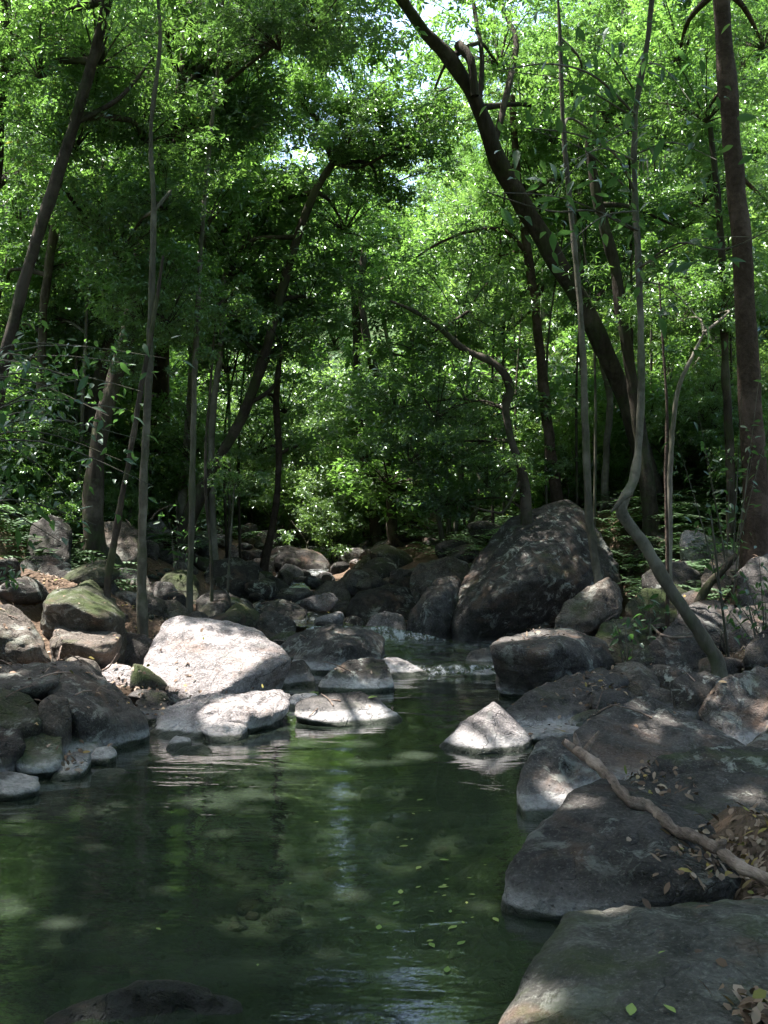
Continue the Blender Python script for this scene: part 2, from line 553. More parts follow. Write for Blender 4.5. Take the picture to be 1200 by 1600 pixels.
def rock(label, D, pts, mat='grey', thick=.5, sub=6, p=16, rough=1., sink=.25, group=None, cat='boulder', name='boulder', shrink=.82, chips=None):
    if chips is None: chips = 0 if len(pts) > 12 else 4 if len(pts) > 9 else 9
    p = p * 2.4
    cx = sum(q[0] for q in pts) / len(pts); cyy = sum(q[1] for q in pts) / len(pts)
    W = [P(q[0], q[1], D + (q[2] if len(q) > 2 else 0)) for q in pts]
    md = sum((q[2] if len(q) > 2 else 0) for q in pts) / len(pts)
    if all(len(q) == 2 for q in pts):      # plain outline: belly towards the viewer
        for q in pts:
            W.append(P(cx + (q[0] - cx) * .6, cyy + (q[1] - cyy) * .55 + 2, D - thick * .45))
    for q in pts:
        W.append(P(cx + (q[0] - cx) * shrink, cyy + (q[1] - cyy) * shrink, D + max(md, 0) + thick * .6))
        W.append(P(cx + (q[0] - cx) * .5, cyy + (q[1] - cyy) * .5, D + max(md, 0) + thick))
    zmin = min(v.z for v in W); zmax = max(v.z for v in W)
    for v in list(W):
        if v.z < zmin + .35 * (zmax - zmin):
            W.append(Vector((v.x, v.y + .1 * thick, v.z - sink)))
    lo = [min(v[i] for v in W) for i in range(3)]; hi = [max(v[i] for v in W) for i in range(3)]
    c = Vector([sum(v[i] for v in W) / len(W) for i in range(3)])
    me, V, F = poly_rock_mesh(W, c, sub, p, rough, seed=len(ROCKV) + 1, chips=chips)
    o = link(name, me, mats=[ROCK[mat]])
    o.location = c
    tag(o, label, cat, group)
    ROCKV.append((V, F))
    BOXES.append((V.min(0), V.max(0)))
    BASES.append((tuple(V.mean(0)), zmin, .5 * (hi[0] - lo[0])))
    return o


# --- right bank, near
rock('huge smooth slab boulder in the bottom right corner with green stains', 2.5,
     [(745, 1640, -.2), (800, 1530, .0), (850, 1440, .3), (872, 1423, .42), (960, 1412, .5), (1010, 1412, .5), (1120, 1395, .55), (1260, 1400, .6), (1420, 1500, .3), (1430, 1720, -.5), (1200, 1800, -.75), (900, 1850, -.8), (720, 1760, -.5), (930, 1480, .1), (1130, 1450, .15)],
     'slab', .5, 7, 9, .6, sink=.8)
rock('big dark wedge boulder with a white waterline under the driftwood', 4.0,
     [(777, 1428, -.24), (783, 1400, -.22), (800, 1345, -.1), (850, 1300, .15), (885, 1250, .35), (940, 1217, .5), (1010, 1232, .5), (1120, 1290, .3), (1230, 1350, .2), (1240, 1400, -.1), (1130, 1372, -.42), (1010, 1400, -.4), (900, 1432, -.36)],
     'grey', .5, 7, 13, .9, sink=.6)
rock('lichen spotted flat slab at right edge behind the driftwood', 4.7,
     [(960, 1235, 0), (985, 1213, .15), (1040, 1190, .35), (1130, 1174, .5), (1260, 1165, .55), (1300, 1350, -.4), (1130, 1345, -.7), (1010, 1262, -.2)],
     'dark', .5, 7, 13, .8, sink=.5)
rock('low dark boulder with bright white streak above the water beside the wedge boulder', 5.1,
     [(811, 1240, -.0), (818, 1200, .15), (842, 1165, .35), (885, 1150, .5), (935, 1165, .5), (935, 1225, .2), (890, 1262, -.1), (850, 1292, -.25), (822, 1288, -.25)],
     'grey', .4, 6, 13, 1., sink=.5)
rock('broad dark triangular boulder behind the forked end of the driftwood', 6.0,
     [(872, 1205, -.3), (905, 1135, .0), (960, 1105, .2), (1000, 1093, .3), (1035, 1097, .3), (1085, 1118, .2), (1172, 1172, -.2), (1170, 1200, -.4), (1050, 1215, -.6), (940, 1232, -.7)],
     'grey', .6, 6, 14, 1., sink=.4)
rock('dark sloping boulder behind the pointed rock at the right shore', 7.0,
     [(786, 1112, -.1), (830, 1080, .2), (885, 1060, .5), (940, 1044, .7), (988, 1062, .7), (962, 1080, .3), (930, 1108, .0), (905, 1130, -.15), (835, 1147, -.3), (800, 1130, -.2)],
     'grey', .5, 6, 14, 1., sink=.4)
rock('low pale ledge at the waterline right of the pointed rock', 6.55,
     [(812, 1136, .2), (860, 1130, .4), (905, 1128, .4), (915, 1142, 0), (870, 1156, -.1), (825, 1152, -.1)], 'grey', .3, 5, 12, 1., sink=.3, name='rock', cat='rock')
rock('pointed pyramid rock standing in the water with a pale crusted face', 6.45,
     [(684, 1170, -.05), (720, 1135, .1), (757, 1106, .2), (773, 1099, .2), (790, 1113, .2), (829, 1158, .05), (815, 1172, -.15), (745, 1176, -.25), (762, 1125, -.0)],
     'pale', .45, 6, 18, .8, sink=.4, chips=0)
rock('undercut boulder with sunlit flat top and black overhang at the right shore', 8.3,
     [(765, 1008, -.35), (790, 998, .1), (840, 987, .5), (895, 984, .6), (945, 1006, .5), (957, 1035, .3), (935, 1052, 0), (768, 1022, -.4), (800, 1010, -.5), (845, 1023, -.65), (880, 1012, -.5), (792, 1060, .0), (808, 1086, .05), (870, 1085, .0), (905, 1078, .0)],
     'grey', .5, 6, 15, 1., sink=.3)
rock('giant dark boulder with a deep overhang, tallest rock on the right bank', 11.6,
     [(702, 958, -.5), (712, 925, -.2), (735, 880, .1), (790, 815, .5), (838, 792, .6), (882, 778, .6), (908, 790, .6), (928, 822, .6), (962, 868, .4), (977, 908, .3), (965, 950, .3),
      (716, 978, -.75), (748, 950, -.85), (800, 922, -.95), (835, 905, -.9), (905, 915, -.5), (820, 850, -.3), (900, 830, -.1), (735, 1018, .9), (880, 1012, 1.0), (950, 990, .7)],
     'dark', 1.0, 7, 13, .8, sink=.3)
rock('tilted boulder with sunlit crest leaning against the giant dark boulder', 11.2,
     [(627, 1015, -.1), (636, 975, -.1), (660, 930, .1), (682, 903, .3), (716, 898, .4), (728, 915, .4), (722, 960, .2), (712, 1018, .1), (660, 1022, -.15), (695, 930, -.2)],
     'grey', .6, 6, 12, 1., sink=.3)
rock('slanting slab below the thin grey trunk in front of the giant boulder', 9.3,
     [(866, 975, -.1), (880, 950, 0), (915, 920, .1), (957, 900, .2), (972, 925, .2), (977, 952, .1), (940, 962, -.2), (900, 975, -.2), (888, 995, 0)],
     'brown', .45, 6, 15, 1., sink=.25)
rock('rounded mossy boulder between the undercut boulder and the bent tree', 8.9,
     [(928, 992, 0), (945, 972, .2), (985, 966, .3), (1012, 980, .3), (1018, 998, .2), (1005, 1030, 0), (970, 1038, -.1), (935, 1020, -.1)],
     'moss', .5, 6, 10, 1., sink=.3)
rock('dark boulder left of the foot of the bent grey tree', 8.2,
     [(978, 1052, -.1), (1000, 1022, 0), (1030, 997, .2), (1085, 988, .4), (1125, 1010, .3), (1110, 1050, .1), (1060, 1080, -.1), (1012, 1084, -.2)],
     'dark', .5, 6, 14, 1., sink=.3)
rock('grey boulder with sun patches behind the bent grey tree', 9.2,
     [(1032, 995, -.1), (1055, 965, 0), (1080, 943, .2), (1118, 931, .3), (1150, 948, .3), (1158, 985, 0), (1120, 1005, -.2)],
     'grey', .5, 6, 13, 1., sink=.3)
rock('small dark rock below the foot of the bent tree', 7.2,
     [(1047, 1070, 0), (1068, 1055, .1), (1105, 1050, .2), (1128, 1062, .1), (1112, 1092, -.1), (1070, 1108, -.1)], 'dark', .35, 5, 13, 1., sink=.3, name='rock', cat='rock')
rock('large dark boulder cut by the right edge of the photo, halfway up', 6.6,
     [(1085, 1115, -.1), (1125, 1062, .1), (1190, 1042, .3), (1270, 1045, .3), (1290, 1120, 0), (1240, 1180, -.3), (1150, 1172, -.3)], 'grey', .6, 6, 14, 1., sink=.3)
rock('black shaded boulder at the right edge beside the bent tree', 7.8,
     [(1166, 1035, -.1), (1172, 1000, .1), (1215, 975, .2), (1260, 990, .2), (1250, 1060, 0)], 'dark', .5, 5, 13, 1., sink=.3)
rock('small slanted rock at right edge above the lichen slab', 5.6,
     [(1150, 1185, -.1), (1172, 1160, .1), (1215, 1135, .2), (1260, 1150, .2), (1250, 1200, -.1)], 'brown', .35, 5, 14, 1., sink=.3, name='rock', cat='rock')
rock('small square block wedged between dark boulders with leaf litter on top', 7.0,
     [(924, 1090, -.1), (935, 1080, .1), (978, 1076, .2), (982, 1095, 0), (965, 1120, -.1), (935, 1128, -.15)], 'grey', .3, 5, 18, .8, sink=.2, name='rock', cat='rock')
rock('sunlit angular block on the slope at upper right', 11.5,
     [(1062, 840, 0), (1068, 831, .1), (1092, 832, .3), (1135, 846, .3), (1120, 868, 0), (1085, 872, -.1), (1068, 858, 0)], 'pale', .5, 5, 18, .9, sink=.4)
rock('dark boulder behind the bent trunk below the angular block', 10.6,
     [(1000, 905, 0), (1030, 882, .2), (1075, 878, .3), (1098, 900, .3), (1090, 930, 0), (1020, 935, -.1)], 'dark', .6, 5, 12, 1., sink=.4)
rock('mossy flat boulder behind the slanting slab', 10.0,
     [(975, 950, 0), (1000, 925, .2), (1060, 915, .3), (1085, 935, .3), (1060, 965, 0), (1000, 975, -.1)], 'moss', .5, 5, 12, 1., sink=.4)
rock('leaning slab boulder at right with a root crossing it', 10.4,
     [(1095, 905, 0), (1115, 870, .2), (1150, 855, .3), (1172, 880, .3), (1165, 925, 0), (1110, 935, -.1)], 'brown', .6, 5, 13, 1., sink=.4)
rock('grey boulder with a sunlit face at the right edge behind the white leaves', 9.6,
     [(1150, 905, 0), (1175, 875, .2), (1215, 862, .3), (1260, 890, .3), (1240, 950, 0), (1160, 945, -.1)], 'grey', .5, 5, 12, 1., sink=.4)
rock('dark boulder filling the right bank under the white leaves', 8.9,
     [(1120, 990, 0), (1135, 955, .2), (1190, 945, .3), (1260, 960, .3), (1260, 1020, 0), (1160, 1030, -.1)], 'dark', .5, 5, 12, 1., sink=.4)
# --- left bank
rock('large sunlit white boulder on the left shore, brightest in the scene', 8.0,
     [(253, 972, .5), (272, 962, .55), (312, 966, .6), (365, 973, .6), (405, 985, .55), (428, 1003, .4), (457, 1030, .1), (453, 1048, .1), (405, 1050, -.25), (365, 1066, -.4), (322, 1090, -.45), (290, 1088, -.4), (213, 1056, -.1), (225, 1032, .1), (252, 1000, .3), (420, 1068, .15), (370, 1086, .1)],
     'pale', .55, 7, 17, .5, sink=.2)
rock('long flat pale boulder at the water in front of the white boulder', 6.95,
     [(240, 1146, -.1), (262, 1106, .1), (310, 1092, .3), (392, 1084, .4), (432, 1077, .4), (451, 1088, .3), (446, 1108, .1), (405, 1122, -.1), (385, 1138, -.15), (310, 1153, -.3), (255, 1152, -.25), (330, 1112, -.0), (372, 1116, -.15)],
     'pale', .45, 6, 14, 1.3, sink=.35)
rock('small pale slab at the water in front of the long flat boulder', 6.6,
     [(312, 1136, .1), (345, 1129, .15), (386, 1134, .1), (382, 1152, 0), (350, 1163, -.1), (325, 1155, -.05)], 'pale', .25, 5, 14, 1.1, sink=.2, name='rock', cat='rock')
rock('small dark rock poking from the pool below the long flat boulder', 6.35,
     [(260, 1168, 0), (275, 1150, .1), (298, 1156, .1), (300, 1172, 0), (280, 1180, -.05)], 'grey', .2, 5, 10, 1.2, sink=.2, name='rock', cat='rock')
rock('low wet grey rock, lowest in the pool below the flat boulder', 6.2,
     [(262, 1186, 0), (285, 1168, .1), (322, 1163, .15), (335, 1170, .1), (322, 1190, -.05)], 'grey', .25, 5, 10, 1.2, sink=.2, name='rock', cat='rock')
rock('low flat boulder in the middle of the stream with a yellow leaf', 7.2,
     [(462, 1100, 0), (482, 1092, .2), (530, 1086, .35), (575, 1088, .35), (604, 1102, .2), (632, 1120, 0), (590, 1132, -.15), (520, 1136, -.2), (466, 1122, -.1)],
     'grey', .4, 6, 12, 1.1, sink=.3)
rock('angular boulder with brown undercut on left bank above the tilted block', 8.6,
     [(68, 940, -.1), (85, 925, .3), (124, 920, .5), (145, 906, .6), (166, 930, .5), (193, 960, .2), (70, 946, -.25), (120, 948, -.4), (155, 966, -.45), (190, 966, -.1), (194, 1000, .1), (80, 1002, .1), (66, 988, .0)],
     'moss', .6, 6, 17, .9, sink=.3)
rock('tilted block with sunlit edge below the angular left boulder', 8.1,
     [(80, 1012, 0), (88, 978, .3), (145, 982, .3), (190, 994, .2), (100, 1003, -.2), (150, 1017, -.3), (178, 1012, -.15), (168, 1044, .05), (120, 1040, .0), (82, 1030, 0)],
     'brown', .4, 6, 17, .9, sink=.2)
rock('big brown boulder cut by the left edge of the photo', 7.6,
     [(-60, 960, 0), (0, 948, .3), (28, 953, .3), (50, 978, .25), (68, 1002, .1), (82, 1038, 0), (-50, 1045, -.2), (0, 1000, -.2), (55, 1010, -.15)],
     'brown', .6, 6, 14, 1., sink=.3)
rock('dark rock between the tilted block and the white boulder', 8.7,
     [(172, 1010, 0), (192, 985, .2), (222, 994, .2), (247, 1010, .1), (222, 1045, 0), (190, 1045, -.1)], 'grey', .4, 5, 13, 1., sink=.3, name='rock', cat='rock')
rock('small sunlit rock left of the white boulder', 7.7,
     [(155, 1055, 0), (175, 1038, .1), (195, 1040, .1), (222, 1055, .1), (210, 1072, -.05), (165, 1072, -.05)], 'pale', .3, 5, 12, 1.1, sink=.2, name='rock', cat='rock')
rock('rounded rock behind the crest of the dark shore boulder', 7.5,
     [(115, 1040, 0), (128, 1027, .1), (150, 1032, .1), (160, 1048, .1), (150, 1062, -.05), (120, 1060, -.05)], 'brown', .3, 5, 10, 1., sink=.2, name='rock', cat='rock')
rock('large dark sloping boulder at the left shore ending in the pool', 6.6,
     [(45, 1050, .4), (90, 1034, .6), (120, 1028, .6), (148, 1046, .5), (200, 1098, .2), (233, 1126, .0), (228, 1142, -.05), (190, 1158, -.2), (150, 1150, -.4), (110, 1120, -.5), (85, 1090, -.4)],
     'grey', .5, 6, 14, .8, sink=.4)
rock('pale layered slab at the left edge above the mossy pile', 6.5,
     [(-50, 1062, 0), (0, 1046, .3), (60, 1040, .45), (95, 1048, .3), (88, 1068, -.1), (40, 1076, -.3), (-50, 1080, -.3)], 'grey', .5, 5, 14, 1.2, sink=.3)
rock('mossy squared block at the left shore above the water', 5.75,
     [(18, 1170, 0), (45, 1146, .2), (80, 1140, .3), (97, 1150, .25), (98, 1185, 0), (85, 1200, -.1), (30, 1205, -.15)], 'moss', .4, 5, 15, 1., sink=.3)
rock('low mossy block right of the squared mossy block', 6.1,
     [(95, 1150, .1), (118, 1138, .2), (148, 1150, .2), (155, 1165, .1), (140, 1178, -.05), (100, 1182, -.1)], 'moss', .3, 5, 15, 1., sink=.3, name='rock', cat='rock')
rock('grey rock with reddish leaves on top at the left waterline', 5.7,
     [(78, 1215, -.1), (95, 1195, .0), (125, 1168, .2), (140, 1178, .2), (136, 1200, 0), (110, 1222, -.1)], 'grey', .3, 5, 12, 1.1, sink=.3, name='rock', cat='rock')
rock('small pale rock right of the rock with reddish leaves', 5.95,
     [(138, 1190, 0), (150, 1172, .1), (172, 1164, .15), (183, 1175, .1), (168, 1194, 0)], 'grey', .25, 5, 12, 1.1, sink=.3, name='rock', cat='rock')
rock('thin flat rock lying in the water at the left shore', 5.75,
     [(137, 1212, 0), (160, 1202, .05), (190, 1201, .1), (203, 1206, .05), (170, 1217, -.05)], 'grey', .2, 5, 12, 1., sink=.15, name='rock', cat='rock')
rock('low dark rock at the waterline on the left edge', 5.3,
     [(-40, 1215, 0), (15, 1205, .2), (60, 1212, .2), (66, 1230, .0), (30, 1245, -.1), (-40, 1250, -.1)], 'dark', .3, 5, 12, 1.1, sink=.3, name='rock', cat='rock')
rock('dark mossy strata block at the left edge, upper of two', 6.0,
     [(-60, 1090, 0), (0, 1078, .2), (45, 1092, .2), (72, 1115, .1), (60, 1140, -.1), (-60, 1150, -.2)], 'moss', .5, 5, 16, 1.2, sink=.3)
rock('dark mossy strata block at the left edge, lower of two', 5.7,
     [(-60, 1145, 0), (0, 1130, .2), (30, 1142, .15), (40, 1165, 0), (20, 1195, -.1), (-60, 1205, -.2)], 'dark', .4, 5, 16, 1.2, sink=.3)
rock('brown rock in the mossy pile beside the dark sloping boulder', 6.1,
     [(60, 1100, 0), (80, 1085, .1), (105, 1095, .1), (112, 1120, 0), (90, 1138, -.1), (62, 1130, -.1)], 'brown', .3, 5, 12, 1.2, sink=.3, name='rock', cat='rock')
rock('dark undercut rock left of the long flat boulder', 7.2,
     [(212, 1100, 0), (225, 1083, .1), (255, 1082, .15), (266, 1092, .1), (258, 1115, 0), (232, 1132, -.1)], 'dark', .3, 5, 12, 1.1, sink=.3, name='rock', cat='rock')
rock('narrow slab stone in the gravel below the white boulder', 7.3,
     [(198, 1088, 0), (215, 1078, .1), (250, 1078, .1), (264, 1084, .1), (230, 1092, -.05)], 'grey', .2, 5, 14, 1., sink=.1, name='rock', cat='rock')
# --- middle and upstream
rock('big dark boulder in mid stream behind the low flat one', 9.6,
     [(425, 1015, .3), (470, 985, .5), (528, 974, .6), (570, 977, .6), (597, 1000, .4), (600, 1030, .0), (560, 1062, -.2), (500, 1060, -.3), (450, 1050, -.1), (545, 1005, -.2)], 'grey', .6, 6, 13, 1., sink=.3)
rock('low black wet boulder below the big mid stream boulder', 8.5,
     [(498, 1068, -.1), (530, 1038, .2), (580, 1028, .4), (602, 1032, .35), (608, 1060, .1), (613, 1077, -.05), (570, 1084, -.2), (512, 1082, -.2)], 'dark', .4, 6, 13, 1., sink=.3)
rock('grey triangular boulder right of the white boulder', 8.6,
     [(436, 1085, -.1), (450, 1045, .2), (474, 1027, .3), (486, 1050, .25), (500, 1092, 0), (460, 1098, -.1)], 'grey', .4, 5, 14, 1., sink=.3)
rock('small pale rock at the water right of the flat lit boulder', 7.7,
     [(440, 1100, 0), (455, 1088, .1), (490, 1082, .1), (502, 1090, .1), (480, 1102, -.05), (450, 1112, -.05)], 'pale', .2, 5, 12, 1., sink=.2, name='rock', cat='rock')
rock('sunlit striped rock at the small riffle in mid stream', 9.2,
     [(597, 1058, -.1), (598, 1028, .2), (618, 1026, .25), (650, 1040, .2), (672, 1056, .0), (655, 1065, -.1), (610, 1066, -.15)], 'pale', .35, 5, 13, 1.1, sink=.3, name='rock', cat='rock')
rock('small shiny rock in the riffle with a white top', 9.4,
     [(692, 1052, 0), (702, 1040, .1), (718, 1037, .1), (729, 1046, .1), (724, 1056, 0)], 'pale', .2, 4, 9, 1., sink=.15, name='rock', cat='rock')
rock('dark wet rock low in the riffle', 9.0,
     [(662, 1066, 0), (680, 1058, .1), (705, 1058, .1), (716, 1066, 0), (690, 1071, -.05)], 'dark', .2, 4, 9, 1., sink=.15, name='rock', cat='rock')
rock('rounded dark rock at the right end of the riffle', 9.0,
     [(727, 1066, 0), (738, 1048, .1), (765, 1046, .15), (785, 1058, .1), (782, 1070, 0)], 'dark', .3, 5, 9, 1., sink=.2, name='rock', cat='rock')
rock('grey rock in front of the cave under the giant boulder', 9.6,
     [(726, 1040, 0), (734, 1018, .1), (760, 1010, .2), (780, 1020, .2), (778, 1046, 0), (750, 1050, -.05)], 'grey', .3, 5, 12, 1., sink=.2, name='rock', cat='rock')
rock('flat rock just breaking the water of the upper pool', 10.1,
     [(640, 1030, 0), (655, 1023, .1), (672, 1026, .1), (678, 1031, 0)], 'grey', .2, 4, 9, 1., sink=.1, name='rock', cat='rock')
rock('dark boulder spanning the stream left of the tilted sunlit one', 12.3,
     [(540, 960, -.1), (556, 928, .1), (600, 913, .3), (640, 920, .3), (652, 945, .2), (645, 968, 0), (600, 975, -.2), (560, 975, -.2)], 'dark', .6, 6, 12, 1., sink=.3)
rock('pale rounded boulder below the dark spanning boulder', 11.4,
     [(570, 985, 0), (580, 965, .1), (603, 954, .2), (630, 964, .2), (636, 985, 0), (600, 995, -.1)], 'pale', .4, 5, 10, 1., sink=.3, name='rock', cat='rock')
rock('grey rock at the edge of the upper pool below the tilted boulder', 10.7,
     [(594, 1012, 0), (605, 995, .1), (630, 990, .2), (640, 1005, .1), (625, 1018, 0)], 'grey', .3, 5, 10, 1., sink=.2, name='rock', cat='rock')
rock('tall grey slab boulder in the cascade upstream', 13.0,
     [(468, 975, -.1), (480, 940, .1), (505, 912, .3), (535, 905, .3), (548, 930, .2), (545, 960, 0), (510, 980, -.2)], 'brown', .6, 5, 13, 1., sink=.3)
rock('dark rounded boulder left of the cascade', 13.6,
     [(385, 935, -.1), (396, 908, .1), (425, 900, .2), (450, 912, .2), (459, 932, .1), (450, 945, -.1), (405, 948, -.1)], 'dark', .6, 5, 9, 1., sink=.3)
rock('big shaded boulder at the head of the stream', 16.5,
     [(405, 890, -.1), (420, 858, .2), (455, 850, .4), (495, 862, .4), (520, 885, .2), (510, 900, 0), (430, 900, -.2)], 'dark', .9, 5, 9, 1., sink=.4)
rock('round pale stone at the top of the cascade, left of two', 15.6,
     [(488, 905, 0), (498, 895, .1), (515, 894, .1), (525, 903, .1), (520, 915, 0), (495, 915, 0)], 'pale', .3, 4, 8, 1., sink=.2, name='rock', cat='rock')
rock('round grey stone at the top of the cascade, right of two', 15.2,
     [(540, 912, 0), (550, 903, .1), (568, 904, .1), (576, 912, .1), (570, 924, 0), (545, 922, 0)], 'grey', .3, 4, 8, 1., sink=.2, name='rock', cat='rock')
rock('mossy boulder below the twin dark trunks', 15.5,
     [(545, 895, 0), (560, 870, .2), (600, 862, .3), (640, 880, .3), (640, 905, 0), (580, 912, -.1)], 'moss', .7, 5, 10, 1., sink=.4)
rock('boulder under the ferns left of the giant boulder', 13.0,
     [(640, 905, 0), (655, 880, .2), (700, 868, .3), (735, 880, .3), (725, 915, 0), (665, 915, -.1)], 'brown', .6, 5, 11, 1., sink=.4)
rock('dark boulder between white boulder and stream cascade', 10.8,
     [(385, 990, 0), (398, 962, .2), (430, 955, .3), (462, 975, .2), (455, 1000, 0), (410, 1008, -.1)], 'dark', .5, 5, 12, 1., sink=.4)
rock('low dark boulder above the white boulder', 11.5,
     [(400, 965, 0), (415, 945, .2), (450, 940, .3), (480, 955, .2), (470, 972, 0), (425, 975, -.1)], 'dark', .5, 5, 12, 1., sink=.4)
rock('tall black boulder above the white boulder on the left', 10.4,
     [(180, 970, 0), (172, 905, .2), (192, 888, .3), (225, 895, .3), (240, 930, .2), (242, 978, 0), (210, 985, -.1)], 'dark', .6, 5, 14, 1., sink=.4)
rock('mossy domed boulder on the upper left bank', 10.8,
     [(105, 890, 0), (112, 850, .2), (138, 833, .3), (170, 852, .3), (195, 888, .1), (150, 905, -.1)], 'moss', .7, 5, 10, 1., sink=.4)
rock('pale sunny boulder on top of the left bank', 12.0,
     [(92, 805, 0), (105, 778, .2), (130, 775, .3), (142, 800, .2), (135, 818, 0), (100, 820, -.1)], 'pale', .6, 5, 12, 1., sink=.4)
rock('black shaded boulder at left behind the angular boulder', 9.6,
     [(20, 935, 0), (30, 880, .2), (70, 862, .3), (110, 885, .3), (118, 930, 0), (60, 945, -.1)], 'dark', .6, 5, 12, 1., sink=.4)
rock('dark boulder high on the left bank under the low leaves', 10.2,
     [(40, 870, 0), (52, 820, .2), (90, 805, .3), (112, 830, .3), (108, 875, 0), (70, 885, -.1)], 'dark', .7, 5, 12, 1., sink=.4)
rock('dark boulder between the mossy dome and the thin left trunks', 11.2,
     [(148, 850, 0), (160, 818, .2), (195, 812, .3), (222, 835, .3), (218, 880, 0), (175, 885, -.1)], 'brown', .6, 5, 12, 1., sink=.4)
rock('sunlit slanted boulder at the foot of the leaning left tree', 13.0,
     [(222, 845, 0), (232, 818, .2), (252, 815, .3), (272, 838, .3), (268, 858, 0), (235, 862, -.1)], 'pale', .6, 5, 14, 1., sink=.4)
rock('dark boulder right of the long thin left trunk', 11.3,
     [(310, 965, 0), (320, 930, .2), (355, 922, .3), (378, 940, .3), (375, 968, 0), (335, 978, -.1)], 'dark', .5, 5, 10, 1., sink=.4)
rock('flat dark boulder above the white boulder at mid left', 12.4,
     [(320, 905, 0), (330, 880, .2), (370, 870, .3), (402, 885, .3), (400, 908, 0), (350, 915, -.1)], 'dark', .6, 5, 10, 1., sink=.4)
rock('mossy boulder at the foot of the thin left trunk', 11.0,
     [(245, 930, 0), (258, 895, .2), (295, 890, .3), (312, 910, .3), (305, 945, 0), (265, 950, -.1)], 'moss', .6, 5, 10, 1., sink=.4)
rock('small boulder with leaves behind the top of the white boulder', 9.8,
     [(240, 975, 0), (255, 940, .2), (275, 935, .2), (295, 958, .2), (290, 985, 0)], 'brown', .4, 5, 10, 1., sink=.4, name='rock', cat='rock')
rock('dark submerged boulder at the bottom left under the water', 3.04,
     [(30, 1620, -.1), (130, 1562, .0), (200, 1540, .03), (260, 1562, .0), (330, 1545, .03), (385, 1560, .0), (400, 1640, -.1), (200, 1700, -.2)], 'wet', .3, 6, 8, 1.2, sink=.4)

# the ground settles to the foot of every boulder
CORR = []
for (V, F), (ctr, zb, sz) in zip(ROCKV, BASES):
    g0 = float(ground(np.array([ctr[0]]), np.array([ctr[1]]))[0])
    d = zb - g0
    if zb < .07: d = min(d, -.12 - g0)
    CORR.append((ctr[0], ctr[1], d, max(.28, sz * .75)))
CORR = np.array(CORR)

xs = denser(-150, 150, 280, 2.6)
ys = np.concatenate([np.linspace(-60, 0, 20)[:-1], np.linspace(0, 24, 240), 24 + np.linspace(0, 1, 70)[1:] ** 2 * 260])
GV, GF = grid_mesh('ground', xs, ys, ground)
g = link('forest_ground', np_mesh('forest_ground', GV, GF), mats=[SOIL])
tag(g, kind='structure')

# scattered stones: prototypes and copies
PROTO = []
for k in range(9):
    rr = np.random.default_rng(100 + k)
    n = rr.normal(size=(16, 3)); n /= np.linalg.norm(n, axis=1)[:, None]
    n *= np.array([1, .8, .6]) * rr.uniform(.8, 1.1, (16, 1))
    me, _, _ = poly_rock_mesh([Vector(q) for q in n], (0, 0, 0), 4, 12, 1.0, seed=50 + k)
    me.name = 'stone'
    PROTO.append(me)
SM = {}
for k, me in enumerate(PROTO):
    for mt in ('grey', 'dark', 'moss', 'brown', 'pale'):
        c = me.copy(); c.materials.clear(); c.materials.append(ROCK[mt]); SM[(k, mt)] = c


def stone(x, y, s, mt, label, group, dz=.15):
    o = bpy.data.objects.new('stone', SM[(random.randrange(9), mt)])
    COL.objects.link(o)
    z = gz(x, y)
    o.location = (x, y, z + s * dz)
    o.scale = (s * random.uniform(.8, 1.2), s * random.uniform(.8, 1.2), s * random.uniform(.7, 1.1))
    o.rotation_euler = (random.uniform(-.4, .4), random.uniform(-.4, .4), random.uniform(0, 6.28))
    tag(o, label, 'stone', group)
    V = np.array([v.co[:] for v in o.data.vertices])
    M = np.array(Matrix.LocRotScale(o.location, o.rotation_euler, o.scale))
    ROCKV.append((V @ M[:3, :3].T + M[:3, 3], ico(4)[1]))
    BOXES.append((ROCKV[-1][0].min(0), ROCKV[-1][0].max(0)))


def clear_of(x, y, m=.0):
    return not any(b[0][0] - m < x < b[1][0] + m and b[0][1] - m < y < b[1][1] + m for b in BOXES[:NB])


NB = len(BOXES)
n = 0
while n < 95:      # left bank
    y = random.uniform(7.5, 15); x = float(np.interp(y, YS, LE)) - random.uniform(-.1, 1) ** 1 * 2.6
    if abs(x / y) > .42 or not clear_of(x, y, -.1): continue
    stone(x, y, random.choice([.1, .16, .25, .4]) * random.uniform(.8, 1.2), random.choice(['dark', 'dark', 'grey', 'moss', 'brown']), 'dark weathered stone half sunk in leaf litter on the left bank', 'stones on the left bank'); n += 1
n = 0
while n < 95:      # right bank
    y = random.uniform(5.8, 14); x = float(np.interp(y, YS, RE)) + random.uniform(0, 1) * 3.2
    if abs(x / y) > .42 or not clear_of(x, y, -.1): continue
    stone(x, y, random.choice([.08, .13, .2, .32]) * random.uniform(.8, 1.2), random.choice(['dark', 'grey', 'moss', 'brown']), 'dark weathered stone lying among boulders on the right bank', 'stones on the right bank'); n += 1
n = 0
while n < 42:      # boulders crowding the cascade
    y = random.uniform(10.9, 18); x = float(np.interp(y, [p.y for p in path], [p.x for p in path])) + random.gauss(0, .45)
    if not clear_of(x, y, -.15) or (y > 14.5 and random.random() < .5): continue
    stone(x, y, random.choice([.14, .2, .28]) * random.uniform(.85, 1.2), random.choice(['grey', 'grey', 'pale', 'brown', 'dark']), 'rounded stone standing in the little cascade upstream', 'stones crowding the cascade', .9); n += 1
n = 0
while n < 75:      # earth banks beside the upper stream
    y = random.uniform(12.5, 20); x = random.choice([random.uniform(-4.2, -1.6), random.uniform(-.6, 1.8)])
    if not clear_of(x, y, -.1): continue
    stone(x, y, random.choice([.15, .25, .38]) * random.uniform(.85, 1.2), random.choice(['grey', 'dark', 'brown', 'moss', 'grey']), 'weathered boulder on the banks of the upper stream', 'boulders beside the upper stream', .3); n += 1
n = 0
